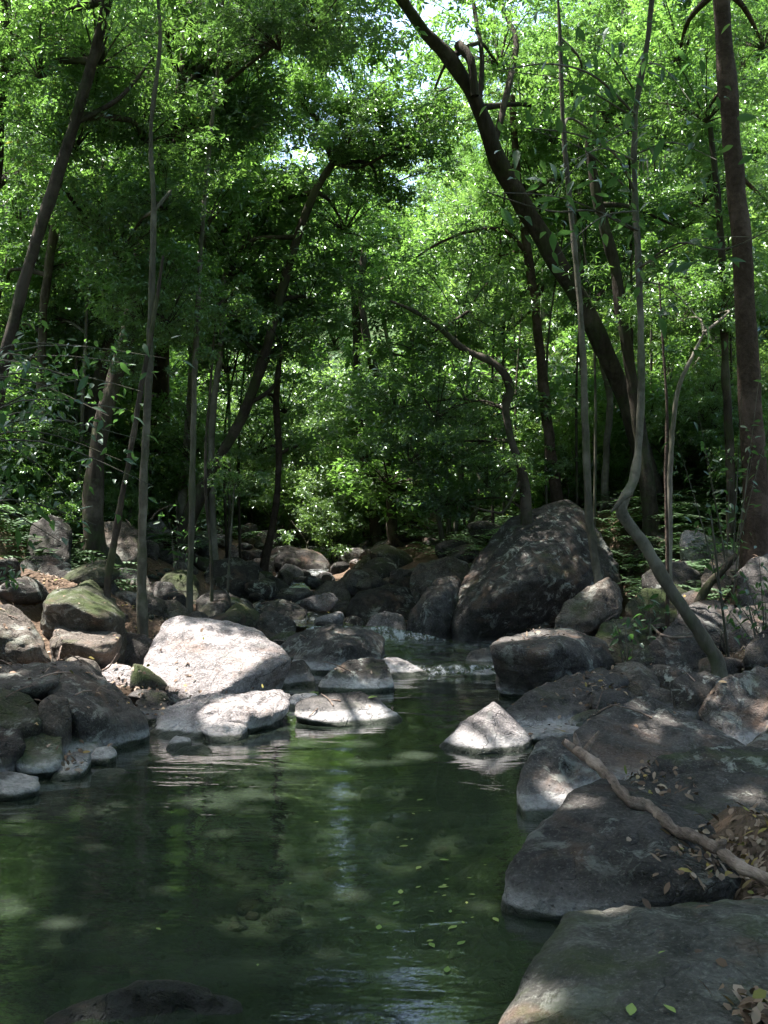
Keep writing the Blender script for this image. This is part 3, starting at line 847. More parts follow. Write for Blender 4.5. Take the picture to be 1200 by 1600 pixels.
while n < 75:      # upstream bed
    y = random.uniform(10.2, 21); x = random.uniform(float(np.interp(y, YS, LE)) - .6, float(np.interp(y, YS, RE)) + .7)
    if not clear_of(x, y, -.1): continue
    stone(x, y, random.uniform(.09, .3), random.choice(['dark', 'grey', 'pale', 'grey', 'brown']), 'grey stone in the rocky stream bed above the pool', 'stones in the upstream bed', .3); n += 1

# gravel and pool-bed stones (uncountable)
ALL_V, ALL_F = [], []
b0V, b0F = ico(2)
off = 0
for k in range(2600):
    if k < 1500:
        y = random.uniform(1.2, 9.2); x = random.uniform(float(np.interp(y, YS, LE)), float(np.interp(y, YS, RE))); s = random.choice([.02, .03, .045, .06, .09])
    else:
        y = random.uniform(6, 12); sd = random.choice([0, 1])
        x = float(np.interp(y, YS, LE)) - random.uniform(-.2, 1.4) if sd == 0 else float(np.interp(y, YS, RE)) + random.uniform(-.2, 1.8)
        s = random.choice([.015, .02, .03, .045])
    if k < 1500 and gz(x, y) > -.12: continue
    q = b0V * np.array([s * random.uniform(.7, 1.3), s * random.uniform(.7, 1.3), s * .6]) * (1 + .25 * (RNG.random((len(b0V), 1)) - .5))
    ALL_V.append(q + np.array([x, y, gz(x, y) + s * .15])); ALL_F.append(b0F + off); off += len(b0V)
gv, gf = np.concatenate(ALL_V), np.concatenate(ALL_F)
tag(link('gravel', np_mesh('gravel', gv, gf), mats=[ROCK['bed']]), 'loose pebbles and cobbles on the pool bed and shores', 'gravel', kind='stuff')

# ------------------------------------------------------------------ litter
def bvh_all():
    Vs, Fs, o = [], [], 0
    tri = np.concatenate([GF[:, [0, 1, 2]], GF[:, [0, 2, 3]]])
    for V, F in [(GV, tri)] + ROCKV:
        Vs.append(V); Fs.append(F + o); o += len(V)
    return BVHTree.FromPolygons(np.concatenate(Vs).tolist(), np.concatenate(Fs).tolist())


BVH = bvh_all()


def leaves(pos, dr, nrm, L, Wd, fold=.25, curl=.0):
    """two folded triangles pairs per leaf: base, side, tip, side"""
    dr = dr / np.linalg.norm(dr, axis=1)[:, None]
    sd = np.cross(dr, nrm); sd /= (np.linalg.norm(sd, axis=1)[:, None] + 1e-9)
    up = np.cross(sd, dr)
    L = L[:, None]; Wd = Wd[:, None]
    b = pos
    a1 = pos + dr * L * .42 + sd * Wd * .5 + up * Wd * fold
    a2 = pos + dr * L * .42 - sd * Wd * .5 + up * Wd * fold
    tp = pos + dr * L - up * L * curl
    V = np.stack([b, a1, tp, a2], 1).reshape(-1, 3)
    i = np.arange(len(pos))[:, None] * 4
    F = np.concatenate([i + np.array([[0, 1, 2]]), i + np.array([[0, 2, 3]])], 1).reshape(-1, 3)
    return V, F


def leaves6(pos, dr, nrm, L, Wd, curl):
    dr = dr / np.linalg.norm(dr, axis=1)[:, None]
    sd = np.cross(dr, nrm); sd /= (np.linalg.norm(sd, axis=1)[:, None] + 1e-9)
    up = np.cross(sd, dr); L = L[:, None]; Wd = Wd[:, None]; curl = curl[:, None]
    V = np.stack([pos, pos + dr * L * .28 + sd * Wd * .42 + up * Wd * .2, pos + dr * L * .65 + sd * Wd * .4 + up * (Wd * .25 + L * curl * .5), pos + dr * L + up * L * curl,
                  pos + dr * L * .65 - sd * Wd * .4 + up * (Wd * .25 + L * curl * .5), pos + dr * L * .28 - sd * Wd * .42 + up * Wd * .2], 1).reshape(-1, 3)
    i = np.arange(len(pos))[:, None] * 6
    F = np.concatenate([i + np.array([[0, 1, 5]]), i + np.array([[1, 2, 5]]), i + np.array([[2, 4, 5]]), i + np.array([[2, 3, 4]])], 1).reshape(-1, 3)
    return V, F


PALE_BOX = [b for b, o_p in zip(BOXES, [o for o in COL.objects if o.type == 'MESH' and o.name.split('.')[0] in ('boulder', 'rock')]) if 'pale' in o_p.data.materials[0].name and b[0][1] < 9]


def on_pale(p):
    return any(b[0][0] < p[0] < b[1][0] and b[0][1] < p[1] < b[1][1] for b in PALE_BOX)


pos, nr = [], []
for k in range(52000):
    if k < 30000:
        y = random.uniform(2.0, 15); x = random.uniform(-.44, .44) * y
    else:
        y = random.uniform(6, 11); x = random.choice([random.uniform(-.42, -.12), random.uniform(.14, .42)]) * y
    h = BVH.ray_cast(Vector((x, y, 6)), Vector((0, 0, -1)))
    if h[0] is None or h[0].z < .03 or h[1].z < .8: continue
    nn = vnoise(np.array([[x * 1.6, y * 1.6, 3.]]))[0]
    isrock = h[2] >= 2 * len(GF)
    if isrock and on_pale(h[0]): continue
    if random.random() > (.10 if nn < .15 else .35 if isrock else .75) * (1 if not isrock else .8): continue
    if isrock and random.random() < (.96 if y < 5.5 else .8): continue
    pos.append(h[0] + h[1] * .006); nr.append(h[1] + Vector((random.gauss(0, .35), random.gauss(0, .35), 0)))
# heaps in particular hollows
for (qx, qy, qD, sx, sy, n) in ((1010, 1232, 4.75, .13, .12, 90), (1180, 1350, 3.6, .15, .2, 520), (1120, 1385, 3.3, .14, .06, 120), (1225, 1520, 2.2, .07, .12, 130), (955, 1073, 7.2, .13, .15, 70), (112, 1190, 5.7, .05, .1, 30), (235, 1090, 7.4, .35, .35, 160)):
    c = P(qx, qy, qD)
    for k in range(n):
        h = BVH.ray_cast(Vector((random.gauss(c.x, sx), random.gauss(c.y, sy), 3)), Vector((0, 0, -1)))
        if h[0] is None or h[0].z < .03: continue
        pos.append(h[0] + Vector((0, 0, random.uniform(.004, .03)))); nr.append(h[1] + Vector((random.gauss(0, .5), random.gauss(0, .5), 0)))
n = len(pos)
pos, nr = np.array([p[:] for p in pos]), np.array([p[:] for p in nr])
dr = RNG.normal(size=(n, 3)); dr -= nr * (dr * nr).sum(1)[:, None] / (nr * nr).sum(1)[:, None]
V, F = leaves6(pos, dr, nr, RNG.uniform(.022, .062, n), RNG.uniform(.014, .03, n), RNG.uniform(-.1, .3, n))
tag(link('leaf_litter', np_mesh('leaf_litter', V, F, tint=np.repeat(RNG.random(n), 6)), mats=[LITTER]), 'dry brown fallen leaves strewn over banks and rock hollows', 'leaf litter', kind='stuff')

# single leaf meshes (near leaves, floating leaf and glint flecks)
def leaf_object_mesh(name, L, Wd, mat, curl=.15, n=5, tint=.5):
    vs, fs = [], []
    prof = [.12, .75, 1., .8, .45, .05][:n + 1]
    for k in range(n + 1):
        t = k / n
        z = -curl * L * t * t
        hw = Wd * .5 * prof[k]
        vs += [(-hw, L * t, z + hw * .35), (0, L * t, z), (hw, L * t, z + hw * .35)]
    for k in range(n):
        a = 3 * k
        fs += [(a, a + 1, a + 4, a + 3), (a + 1, a + 2, a + 5, a + 4)]
    me = np_mesh(name, np.array(vs), np.array(fs), tint=np.full(len(vs), tint))
    me.materials.append(mat)
    return me


FL = [leaf_object_mesh('fallen_leaf', .055, .028, FRESH, -.05, 5, t) for t in (.2, .6, .9)]
for (qx, qy, D, s, rz, lab) in ((985, 1592, 2.1, .8, -.6, 'green leaf lying on the big corner boulder, left of two'), (1055, 1588, 2.1, .62, -1.5, 'small yellow green leaf lying on the big corner boulder, right of two'), (1030, 1495, 2.45, .35, 1., 'tiny green leaf on the middle of the corner boulder'), (575, 1092, 7.3, 1.2, -1.2, 'yellow leaf on top of the low mid stream boulder')):
    d = (P(qx, qy, D) - Vector((0, 0, CAM_H))).normalized()
    h = BVH.ray_cast(Vector((0, 0, CAM_H)), d)
    o = link('fallen_leaf', FL[1]); o.location = h[0] + h[1] * .008
    o.rotation_euler = (Vector(h[1]).to_track_quat('Z', 'Y').to_matrix() @ Matrix.Rotation(rz, 3, 'Z')).to_euler()
    o.scale = (s * 1.1,) * 3
    tag(o, lab, 'leaf')
for k in range(38):  # flecks stand for floating leaves and partly for reflections on the water
    qx, qy = random.gauss(700, 45), random.gauss(1390, 60)
    if k > 32: qx, qy = random.uniform(150, 800), random.uniform(1200, 1560)
    D = 1.5 * FPX / (qy - 800)
    p = P(qx, qy, D)
    h = BVH.ray_cast(Vector((p.x, p.y, 4)), Vector((0, 0, -1)))
    if qy < 1190 or (h[0] and h[0].z > -.02): continue
    o = link('leaf_glint_fleck', FL[k % 3]); o.location = (p.x, p.y, .004)
    s = random.choice([.3, .4, .5, .8]); o.scale = (s, s, s * .3); o.rotation_euler = (0, 0, random.uniform(0, 6.3))
    tag(o, 'small yellow green fleck on the pool, floating leaf partly standing for reflection', 'leaf', 'flecks on the pool, partly leaves, partly painted reflections')

# ------------------------------------------------------------------ tubes, foliage
def tube(pts, radii, seg=8, sub=6, noise=.12, seed=0, cap=True):
    pts = [Vector(p) for p in pts]
    n = len(pts)
    q, rr = [], []
    for i in range(n - 1):
        p0, p1, p2, p3 = pts[max(i - 1, 0)], pts[i], pts[i + 1], pts[min(i + 2, n - 1)]
        for k in range(sub):
            t = k / sub
            q.append(.5 * ((2 * p1) + (-p0 + p2) * t + (2 * p0 - 5 * p1 + 4 * p2 - p3) * t * t + (-p0 + 3 * p1 - 3 * p2 + p3) * t ** 3))
            rr.append(radii[i] + (radii[i + 1] - radii[i]) * t)
    q.append(pts[-1]); rr.append(radii[-1])
    Q = np.array([v[:] for v in q]); R = np.array(rr)
    T = np.gradient(Q, axis=0); T /= np.linalg.norm(T, axis=1)[:, None] + 1e-9
    ref = np.array([1., .2, .1]) if abs(T[:, 0]).mean() < .8 else np.array([0, .2, 1.])
    A = np.cross(T, ref); A /= np.linalg.norm(A, axis=1)[:, None]
    B = np.cross(T, A)
    th = np.linspace(0, 2 * np.pi, seg, endpoint=False)
    ring = (np.cos(th)[None, :, None] * A[:, None] + np.sin(th)[None, :, None] * B[:, None])
    V0 = Q[:, None] + ring * R[:, None, None]
    nz = fbm(V0.reshape(-1, 3) * np.array([1, 1, .45]) * (.8 / max(R.max(), .02)) + seed, 3).reshape(len(Q), seg)
    V = (Q[:, None] + ring * (R[:, None] * (1 + noise * nz))[:, :, None]).reshape(-1, 3)
    m = len(Q)
    i = np.arange(m - 1)[:, None] * seg; j = np.arange(seg)[None]; j2 = (j + 1) % seg
    F = np.stack([(i + j).ravel(), (i + j2).ravel(), (i + seg + j2).ravel(), (i + seg + j).ravel()], 1)
    return V, F


def join(parts):
    Vs, Fs, o = [], [], 0
    for V, F in parts:
        if F.shape[1] == 3: F = np.concatenate([F, F[:, 2:3]], 1)
        Vs.append(V); Fs.append(F + o); o += len(V)
    return np.concatenate(Vs), np.concatenate(Fs)


def rosettes(cen, axis, k, L, rng, droop=.25, wr=.4):
    n = len(cen)
    axis = axis / np.linalg.norm(axis, axis=1)[:, None]
    u = np.cross(axis, rng.normal(size=(n, 3))); u /= np.linalg.norm(u, axis=1)[:, None]
    v = np.cross(axis, u)
    ph = (np.arange(k)[None] / k * 2 * np.pi + rng.uniform(0, 6, (n, 1)) + rng.normal(0, .25, (n, k)))
    el = rng.normal(.1 - droop, .35, (n, k))
    d = (np.cos(ph)[..., None] * u[:, None] + np.sin(ph)[..., None] * v[:, None]) * np.cos(el)[..., None] + axis[:, None] * np.sin(el)[..., None]
    nr_ = axis[:, None] + rng.normal(0, .35, (n, k, 3))
    Ls = rng.uniform(.65, 1.15, (n, k)) * L
    pos_ = cen[:, None] + d * (Ls * .15)[..., None] - axis[:, None] * rng.uniform(0, .5, (n, k, 1)) * L
    return leaves(pos_.reshape(-1, 3), d.reshape(-1, 3), nr_.reshape(-1, 3), Ls.ravel(), (Ls * wr).ravel() * rng.uniform(.8, 1.2, n * k), .2, .12), n * k


def foliage_cloud(rng, blobs, per, k, L, R, flat=.6, wr=.4):
    """blobs of rosettes in a flattened ellipsoid of radius R; returns V,F,tint"""
    bc = rng.normal(size=(blobs, 3)); bc /= np.linalg.norm(bc, axis=1)[:, None]
    bc *= (rng.random((blobs, 1)) ** .45) * R * np.array([1, 1, flat])
    br = rng.uniform(.18, .42, blobs) * R
    q = rng.normal(size=(blobs, per, 3)); q /= np.linalg.norm(q, axis=2)[..., None]
    q *= rng.random((blobs, per, 1)) ** .4
    q[..., 2] *= .55
    cen = (bc[:, None] + q * br[:, None, None]).reshape(-1, 3)
    ax = q.reshape(-1, 3) * .7 + np.array([0, 0, .8]) + rng.normal(0, .25, (len(cen), 3))
    (V, F), nl = rosettes(cen, ax, k, L, rng, .25, wr)
    tint = np.repeat(np.clip(rng.random(nl) * .75 + np.repeat(rng.random(blobs), per * k) * .25, 0, 1), 4)
    return V, F, tint, bc


FOL = []
for k in range(8):
    rng = np.random.default_rng(300 + k)
    nb_, per_, kk_, L_, wr_ = [(22, 19, 7, .115, .4), (26, 28, 7, .092, .45), (24, 20, 9, .12, .22), (18, 16, 6, .15, .42)][k % 4]
    V, F, tint, bc = foliage_cloud(rng, nb_, per_, kk_, L_, 1.5, .62, wr_)
    tw = []
    for c in bc[:16]:
        e = Vector(c) * .95
        tw.append(tube([Vector((0, 0, -.45)), e * .5 + Vector((0, 0, -.1)), e], [.016, .01, .004], 4, 3, .0))
        for _ in range(2):
            e2 = e + Vector(rng.normal(0, .3, 3).tolist())
            tw.append(tube([e * .6, e2], [.006, .003], 3, 2, .0))
    TV, TF = join(tw)
    nl = len(F)
    V2, F2 = join([(V, F), (TV, TF)])
    # keep leaves as triangles by making two meshes' faces uniform quads with repeated vertex avoided: build via from_pydata for twigs
    tri = np.concatenate([F, np.concatenate([TF[:, [0, 1, 2]], TF[:, [0, 2, 3]]]) + len(V)])
    mi = np.concatenate([np.zeros(nl), np.ones(2 * len(TF))])
    FOL.append((np.concatenate([V, TV]), tri, np.concatenate([tint, np.zeros(len(TV))]), mi))
FOLM = {}
for nm, mt in (('mid', LEAF), ('deep', LEAF_DEEP), ('pale', LEAF_PALE)):
    for k, (V, F, ti, mi) in enumerate(FOL):
        me = np_mesh('foliage', V, F, tint=ti, mat_idx=mi, smooth=False)
        me.materials.append(mt); me.materials.append(BARK)
        FOLM[(nm, k)] = me

# ------------------------------------------------------------------ sun shafts: rays to chosen spots, canopy leaves cut away along them
SHAFTS = []
def shaft(px, py, D, r): SHAFTS.append((np.array(P(px, py, D)[:]), r))
for a in ((300, 1005, 8.1, .34), (365, 1010, 8.1, .36), (415, 1020, 8.2, .26), (240, 1050, 8.0, .2), (330, 1050, 7.8, .28), (420, 1100, 7.1, .2), (360, 1110, 6.9, .2), (185, 965, 8.6, .1), (135, 930, 9.0, .18), (110, 1000, 8.0, .1), (175, 1000, 8.0, .12),
          (190, 1052, 7.7, .14), (540, 1105, 7.2, .28), (625, 1045, 9.3, .22), (711, 1042, 9.4, .08), (757, 1135, 6.4, .22), (775, 1115, 6.5, .16), (690, 920, 11.3, .3), (665, 960, 11.1, .15), (850, 998, 8.5, .26), (800, 1000, 8.2, .15),
          (935, 920, 9.4, .14), (1090, 965, 9.3, .16), (1075, 990, 8.9, .1), (950, 1420, 2.95, .085), (870, 1215, 5.1, .11), (600, 968, 11.4, .3), (470, 905, 15.8, .5), (1185, 885, 9.7, .2), (1160, 930, 9.2, .25), (1075, 840, 11.6, .2),
          (330, 1250, 5.2, .13), (420, 1246, 5.3, .07), (540, 1245, 5.3, .07), (400, 1275, 5., .08), (650, 1180, 6.2, .12), (250, 1390, 4, .05), (520, 1500, 3.4, .06), (560, 1160, 6.5, .12), (620, 1200, 6, .06), (480, 1170, 6.5, .1), (470, 1195, 6, .05),
          (120, 790, 12, .35), (800, 1590, 2.4, .12), (245, 830, 13, .5), (340, 880, 12.5, .15), (1010, 990, 8.7, .08), (1140, 1330, 4.1, .04), (430, 950, 12, .25), (560, 905, 15, .4), (80, 960, 8.5, .1), (30, 970, 7.8, .14), (15, 1050, 6.6, .1), (1000, 1110, 6.2, .05), (740, 870, 11, .25), (860, 790, 12, .2), (60, 760, 9, .1), (160, 1000, 8, .15)):
    shaft(*a)
for k in range(60):    # small random flecks
    y = random.uniform(3, 13)
    SHAFTS.append((np.array([random.uniform(-.4, .4) * y, y, .3]), random.uniform(.03, .09)))
SC = np.array([s[0] for s in SHAFTS]); SR = np.array([s[1] for s in SHAFTS]); SD = np.array(SUN[:])


def shaft_dist(pts):
    """distance of points (n,3) to nearest shaft surface (negative inside)"""
    best = np.full(len(pts), 1e9)
    for c, r in zip(SC, SR):
        v = pts - c
        al = v @ SD
        d = np.linalg.norm(v - al[:, None] * SD, axis=1) - r
        d[al < .2] = 1e9
        best = np.minimum(best, d)
    return best


def add_foliage(parent, c, s, tone='mid', guard=True, stuff=True):
    c = Vector(c)
    if guard:
        big = (SR > .12) & (SC[:, 1] < 10.5)
        v = np.array(c[:])[None] - SC[big]
        al = v @ SD
        d = np.linalg.norm(v - al[:, None] * SD, axis=1)
        if ((d < .85 * s + SR[big] * .4) & (al > .6)).any(): return None
    o = bpy.data.objects.new('foliage', FOLM[(tone, random.randrange(8))])
    COL.objects.link(o)
    o.parent = parent
    o.location = c - parent.location
    o.rotation_euler = (random.uniform(-.3, .3), random.uniform(-.3, .3), random.uniform(0, 6.28))
    o.scale = (s, s, s * random.uniform(.75, 1.1))
    return o


def tree(label, pts, radii, D, bark, fol=(), branches=(), seg=12, name='tree', cat='tree', group=None, flare=1.5, ex=None):
    """pts: photo pixels (px,py[,dD]) from the base up"""
    W = [P(p[0], p[1], D + (p[2] if len(p) > 2 else 0)) for p in pts]
    radii = [r_ * (.72 if r_ > .06 and 'bent' not in label else .85 if 'bent' not in label else 1) for r_ in radii]
    if 'bent' in label: radii = [r_ * .78 for r_ in radii]
    branches = [(b_[0], [r_ * .7 for r_ in b_[1]]) for b_ in branches]
    base = W[0].copy()
    g0 = gz(base.x, base.y)
    root = Vector((base.x, base.y, min(g0, base.z) - .12))
    W = [root] + W if base.z - root.z > .05 else W
    radii = ([radii[0] * flare] + list(radii)) if len(W) > len(radii) else list(radii)
    if ex:
        W += [Vector(q) for q in ex[0]]; radii += list(ex[1])
    e = empty(name, root)
    tag(e, label, cat, group)
    V, F = tube([q - root for q in W], radii, seg, 8, .24, seed=random.random() * 50)
    link('trunk', np_mesh('trunk', V, F), e, [bark])
    rr0 = radii[1] if len(radii) > 1 else radii[0]
    if rr0 > .03:
        for q_ in range(5):
            a_ = q_ * 1.26 + random.uniform(-.4, .4); Lr = rr0 * random.uniform(4, 7)
            ex_, ey_ = root.x + math.cos(a_) * Lr, root.y + math.sin(a_) * Lr
            e1 = Vector((ex_ - root.x, ey_ - root.y, gz(ex_, ey_) - root.z - .03))
            V, F = tube([Vector((0, 0, .12 + rr0 * 2.2)), Vector((e1.x * .35, e1.y * .35, e1.z * .35 + .12 + rr0 * .6)), Vector((e1.x * .7, e1.y * .7, e1.z * .7 + .05)), e1], [rr0 * .55, rr0 * .5, rr0 * .3, rr0 * .1], 7, 4, .3, seed=q_)
            link('root', np_mesh('root', V, F), e, [bark])
    for b in branches:
        bp_ = [P(p[0], p[1], D + (p[2] if len(p) > 2 else 0)) - root for p in b[0]]
        V, F = tube(bp_, b[1], 8, 5, .15, seed=random.random() * 50)
        link('branch', np_mesh('branch', V, F), e, [bark])
    for f in fol:
        px, py, dD, s, tone = f
        c = P(px, py, D + dD)
        o = add_foliage(e, c, s, tone)
        if o and s > .36:
            up = [q for q in W if q.z < c.z + .3] or W[:1]
            j = min(W[1:], key=lambda q: (q - c).length + max(0, q.z - c.z) * 2)
            a = j - root; b_ = c - root - Vector((0, 0, .3 * s))
            mid = (a + b_) / 2 + Vector((random.uniform(-.2, .2), random.uniform(-.2, .2), .12))
            r0 = min(.05, radii[-1] * .7 + .012)
            V, F = tube([a, mid, b_], [r0, r0 * .6, .012], 5, 4, .1)
            link('branch', np_mesh('branch', V, F), e, [bark])
    return e, W


# --- canopy crowns (unique, carved along the sun shafts to shape the light)
def canopy(parent, center, R, n, L=.13, tone=LEAF, H=1.6, kind=True):
    rng = np.random.default_rng(int(abs(center[0] * 100) + abs(center[1] * 37)) + 5)
    nb = max(6, int(R * R * 2.2))
    bc = rng.normal(size=(nb, 3)); bc /= np.linalg.norm(bc, axis=1)[:, None]
    bc *= rng.random((nb, 1)) ** .5 * np.array([R, R, H])
    per = n // nb
    q = rng.normal(size=(nb, per, 3)); q /= np.linalg.norm(q, axis=2)[..., None]; q *= rng.random((nb, per, 1)) ** .4
    q *= np.array([1, 1, .5]) * (R * .33)
    cen = (bc[:, None] + q).reshape(-1, 3)
    wpos = cen + np.array(center)
    d = shaft_dist(wpos)
    keep = d > rng.uniform(.0, .07, len(d))
    cen = cen[keep]
    ax = rng.normal(0, .4, (len(cen), 3)) + np.array([0, 0, 1])
    (V, F), nl = rosettes(cen, ax, 6, L, rng, .15, .5)
    wp = V.reshape(-1, 4, 3).mean(1) + np.array(center)
    d = shaft_dist(wp)
    kp = d > .0
    V = V.reshape(-1, 4, 3)[kp].reshape(-1, 3)
    nl = kp.sum()
    F = F.reshape(-1, 2, 3)[:nl].reshape(-1, 3)
    me = np_mesh('crown', V, F, tint=np.repeat(rng.random(nl), 4), smooth=False)
    o = link('crown', me, parent, [tone])
    o.location = Vector(center) - parent.location
    return o, bc


def overhead(parent, top, center, R, n, bark, tone=LEAF, L=.13):
    o, bc = canopy(parent, center, R, n, L, tone)
    root = parent.location
    for c in bc[:9]:
        e = Vector(c) * .8 + Vector(center) - root
        a = Vector(top) - root
        V, F = tube([a, (a + e) / 2 + Vector((0, 0, -.3)), e], [.07, .045, .015], 6, 4, .1)
        link('branch', np_mesh('branch', V, F), parent, [bark])


exec_trees = True
def world_up(W, dz, lean=(0, 0)):
    p = W
    return (p[0] + lean[0], p[1] + lean[1], p[2] + dz)

# named trees -------------------------------------------------------
# big leaning tree
top = P(612, -30, 12.2)
e, W = tree('thick dark tree leaning left over the stream from the right bank',
            [(1035, 870), (1028, 800), (998, 690, -.1), (962, 590, -.2), (922, 500, -.3), (862, 395, -.4), (812, 312, -.5), (772, 240, -.6), (748, 168, -.7), (702, 92, -.8), (655, 40, -.9), (612, -30, -1.0)],
            [.21, .19, .17, .165, .16, .16, .15, .135, .13, .135, .11, .10], 13.2, BARK, seg=16,
            fol=[(930, 260, .9, .7, 'mid'), (960, 420, .3, .8, 'mid'), (860, 150, .9, .8, 'mid'), (770, 60, .3, .9, 'mid'), (700, -60, -1, .8, 'mid')],
            branches=[([(748, 168, -.7), (753, 90, -.5), (742, 20, -.3), (735, -40, -.2)], [.05, .045, .04, .03]),
                      ([(770, 235, -.6), (800, 110, -.2), (805, 60, 0), (780, 0, .2), (770, -40, .2)], [.06, .06, .055, .045, .03]),
                      ([(700, 92, -.8), (680, 140, -.7), (702, 137, -.5)], [.03, .02, .01]),
                      ([(715, 70, -.8), (735, 95, -.9), (742, 150, -.9)], [.09, .08, .07])])
overhead(e, top, (-1.6, 10.0, 11.5), 2.6, 3000, BARK)
# right trunk
e, W = tree('tall straight reddish brown tree at the right edge',
            [(1180, 830), (1180, 780), (1170, 600), (1158, 400), (1145, 240), (1134, 100), (1126, -20), (1120, -160)],
            [.18, .155, .145, .14, .13, .118, .108, .09], 10, BARK_BROWN, seg=16,
            fol=[(1190, 40, 1, .6, 'mid'), (1100, 150, 1.8, .7, 'mid'), (1210, 300, 1.2, .6, 'mid'), (1060, 60, 2, .8, 'mid')])
overhead(e, W[-1], (2.2, 8.4, 11.0), 3.2, 7000, BARK_BROWN)
# bent grey tree
BENT, W = tree('bent pale grey tree leaning left then rising from the right bank rocks',
            [(1122, 1045), (1100, 1000), (1050, 925), (1010, 855), (972, 798), (990, 752, .05), (998, 690, .1), (1002, 560, .1), (998, 420, .2), (992, 300, .3), (993, 180, .2), (1012, 60, .1), (1022, -40, .0)],
            [.075, .068, .062, .06, .062, .05, .042, .036, .032, .03, .028, .026, .022], 7.7, BARK_GREY, seg=12, flare=1.1,
            branches=[([(985, 770), (968, 785, -.02), (955, 800, -.04)], [.045, .03, .01]),
                      ([(992, 300, .3), (960, 240, 0), (900, 210, -.4), (820, 200, -.9)], [.018, .014, .01, .006]),
                      ([(993, 180, .2), (930, 120, -.3), (860, 100, -.9), (780, 110, -1.3)], [.016, .012, .009, .005]),
                      ([(996, 360, .2), (930, 330, -.2), (860, 330, -.7), (760, 300, -1.1)], [.016, .012, .009, .005]),
                      ([(998, 420, .2), (1060, 380, -.2), (1130, 390, -.6), (1200, 360, -1)], [.014, .012, .009, .005])])
e, W = tree('slender grey tree rising in front of the giant dark boulder',
            [(934, 912), (926, 850), (919, 780), (914, 650), (910, 540), (903, 440), (892, 330), (880, 200), (875, 60), (870, -40)],
            [.047, .045, .044, .04, .036, .033, .03, .026, .02, .015], 9.6, BARK_GREY, flare=1.2,
            fol=[(940, 200, 1.2, .4, 'mid'), (900, 120, 1.4, .5, 'mid')])
e, W = tree('long thin grey tree standing left of the mossy boulders',
            [(296, 925), (299, 850), (301, 740), (304, 600), (310, 460), (318, 330), (330, 200), (345, 60), (350, -40)],
            [.04, .038, .036, .034, .03, .027, .024, .02, .016], 10.2, BARK_GREY, flare=1.3,
            fol=[(320, 330, 1, .6, 'mid'), (280, 230, 1., .6, 'mid'), (370, 150, 1.2, .7, 'deep')])
e, W = tree('dark curving tree bending up from the left edge',
            [(-35, 760), (-20, 680), (2, 590), (35, 450), (62, 360), (92, 270), (120, 180), (145, 95), (168, 0), (180, -80)],
            [.09, .085, .08, .075, .072, .07, .068, .065, .06, .055], 9.2, BARK,
            branches=[([(120, 190), (150, 175, .1), (190, 150, .2), (240, 90, .5)], [.04, .035, .028, .015])],
            fol=[(60, 80, .5, .7, 'mid'), (160, 60, .4, .7, 'mid'), (110, 200, .8, .6, 'mid'), (240, 90, .8, .7, 'mid'), (20, 180, .3, .6, 'mid'), (220, 190, .9, .6, 'deep'), (300, 60, 1., .7, 'mid'), (140, 320, 1, .6, 'mid'), (30, 30, .6, .6, 'mid')])
overhead(e, W[-1], (-2.8, 7.6, 10.6), 3.1, 6000, BARK)
e, W = tree('dark leaning tree behind the left bank saplings',
            [(120, 740), (140, 660), (160, 570), (185, 480), (205, 370), (215, 260), (235, 120), (250, -20)],
            [.14, .13, .12, .115, .105, .1, .09, .08], 13.0, BARK,
            fol=[(200, 330, .5, .8, 'deep'), (240, 260, -.5, .8, 'mid'), (150, 250, .5, .8, 'mid'), (260, 130, .3, .9, 'mid'), (180, 120, .6, .9, 'mid'), (320, 200, .3, .8, 'mid')])
e, W = tree('dark forked tree leaning right from the left bank over mid stream',
            [(272, 865), (300, 800), (340, 720), (378, 650), (412, 560), (436, 470), (465, 370), (492, 300), (520, 255)],
            [.17, .14, .115, .1, .09, .078, .065, .055, .05], 13.0, BARK,
            branches=[([(520, 255), (522, 230), (505, 200), (480, 170), (472, 130)], [.04, .035, .028, .02, .01]),
                      ([(520, 255), (545, 225), (570, 200), (600, 190)], [.04, .032, .024, .012]),
                      ([(520, 255), (560, 262), (605, 240), (640, 225)], [.038, .034, .026, .012]),
                      ([(535, 235), (530, 210), (535, 180)], [.02, .016, .008]),
                      ([(390, 630), (430, 600), (440, 540)], [.05, .035, .02])],
            fol=[(480, 130, .4, .8, 'mid'), (560, 150, .5, .8, 'mid'), (640, 200, .3, .6, 'mid'), (500, 185, .1, .35, 'mid'), (545, 205, -.4, .34, 'mid'), (515, 225, -.3, .3, 'mid'), (580, 225, .2, .35, 'mid'), (475, 150, .0, .35, 'mid'), (600, 185, .1, .35, 'mid'), (640, 230, .1, .35, 'mid'), (640, 190, .6, .8, 'mid'), (420, 430, .6, .8, 'mid'), (480, 450, .8, .8, 'deep'), (360, 390, .6, .9, 'mid'), (440, 520, .2, .7, 'mid'), (400, 310, .8, .8, 'mid'), (540, 330, 1.2, .8, 'mid'), (380, 500, .4, .7, 'deep'), (590, 270, 1., .7, 'mid')])
e, W = tree('pale lit tree trunk behind the long thin left tree',
            [(283, 800), (288, 740), (294, 660), (300, 560), (300, 440), (310, 300)], [.085, .075, .07, .065, .055, .04], 14.5, BARK_PALE,
            fol=[(300, 430, .6, .8, 'mid'), (250, 500, .5, .7, 'mid'), (340, 520, .8, .7, 'mid'), (300, 300, .6, .8, 'mid')])
e, W = tree('short pale trunk standing right of the leaning left tree',
            [(334, 862), (331, 800), (330, 720), (333, 640), (345, 540), (350, 420)], [.075, .06, .055, .05, .04, .03], 13.2, BARK_PALE,
            fol=[(360, 560, .6, .6, 'mid'), (330, 470, .8, .7, 'mid')])
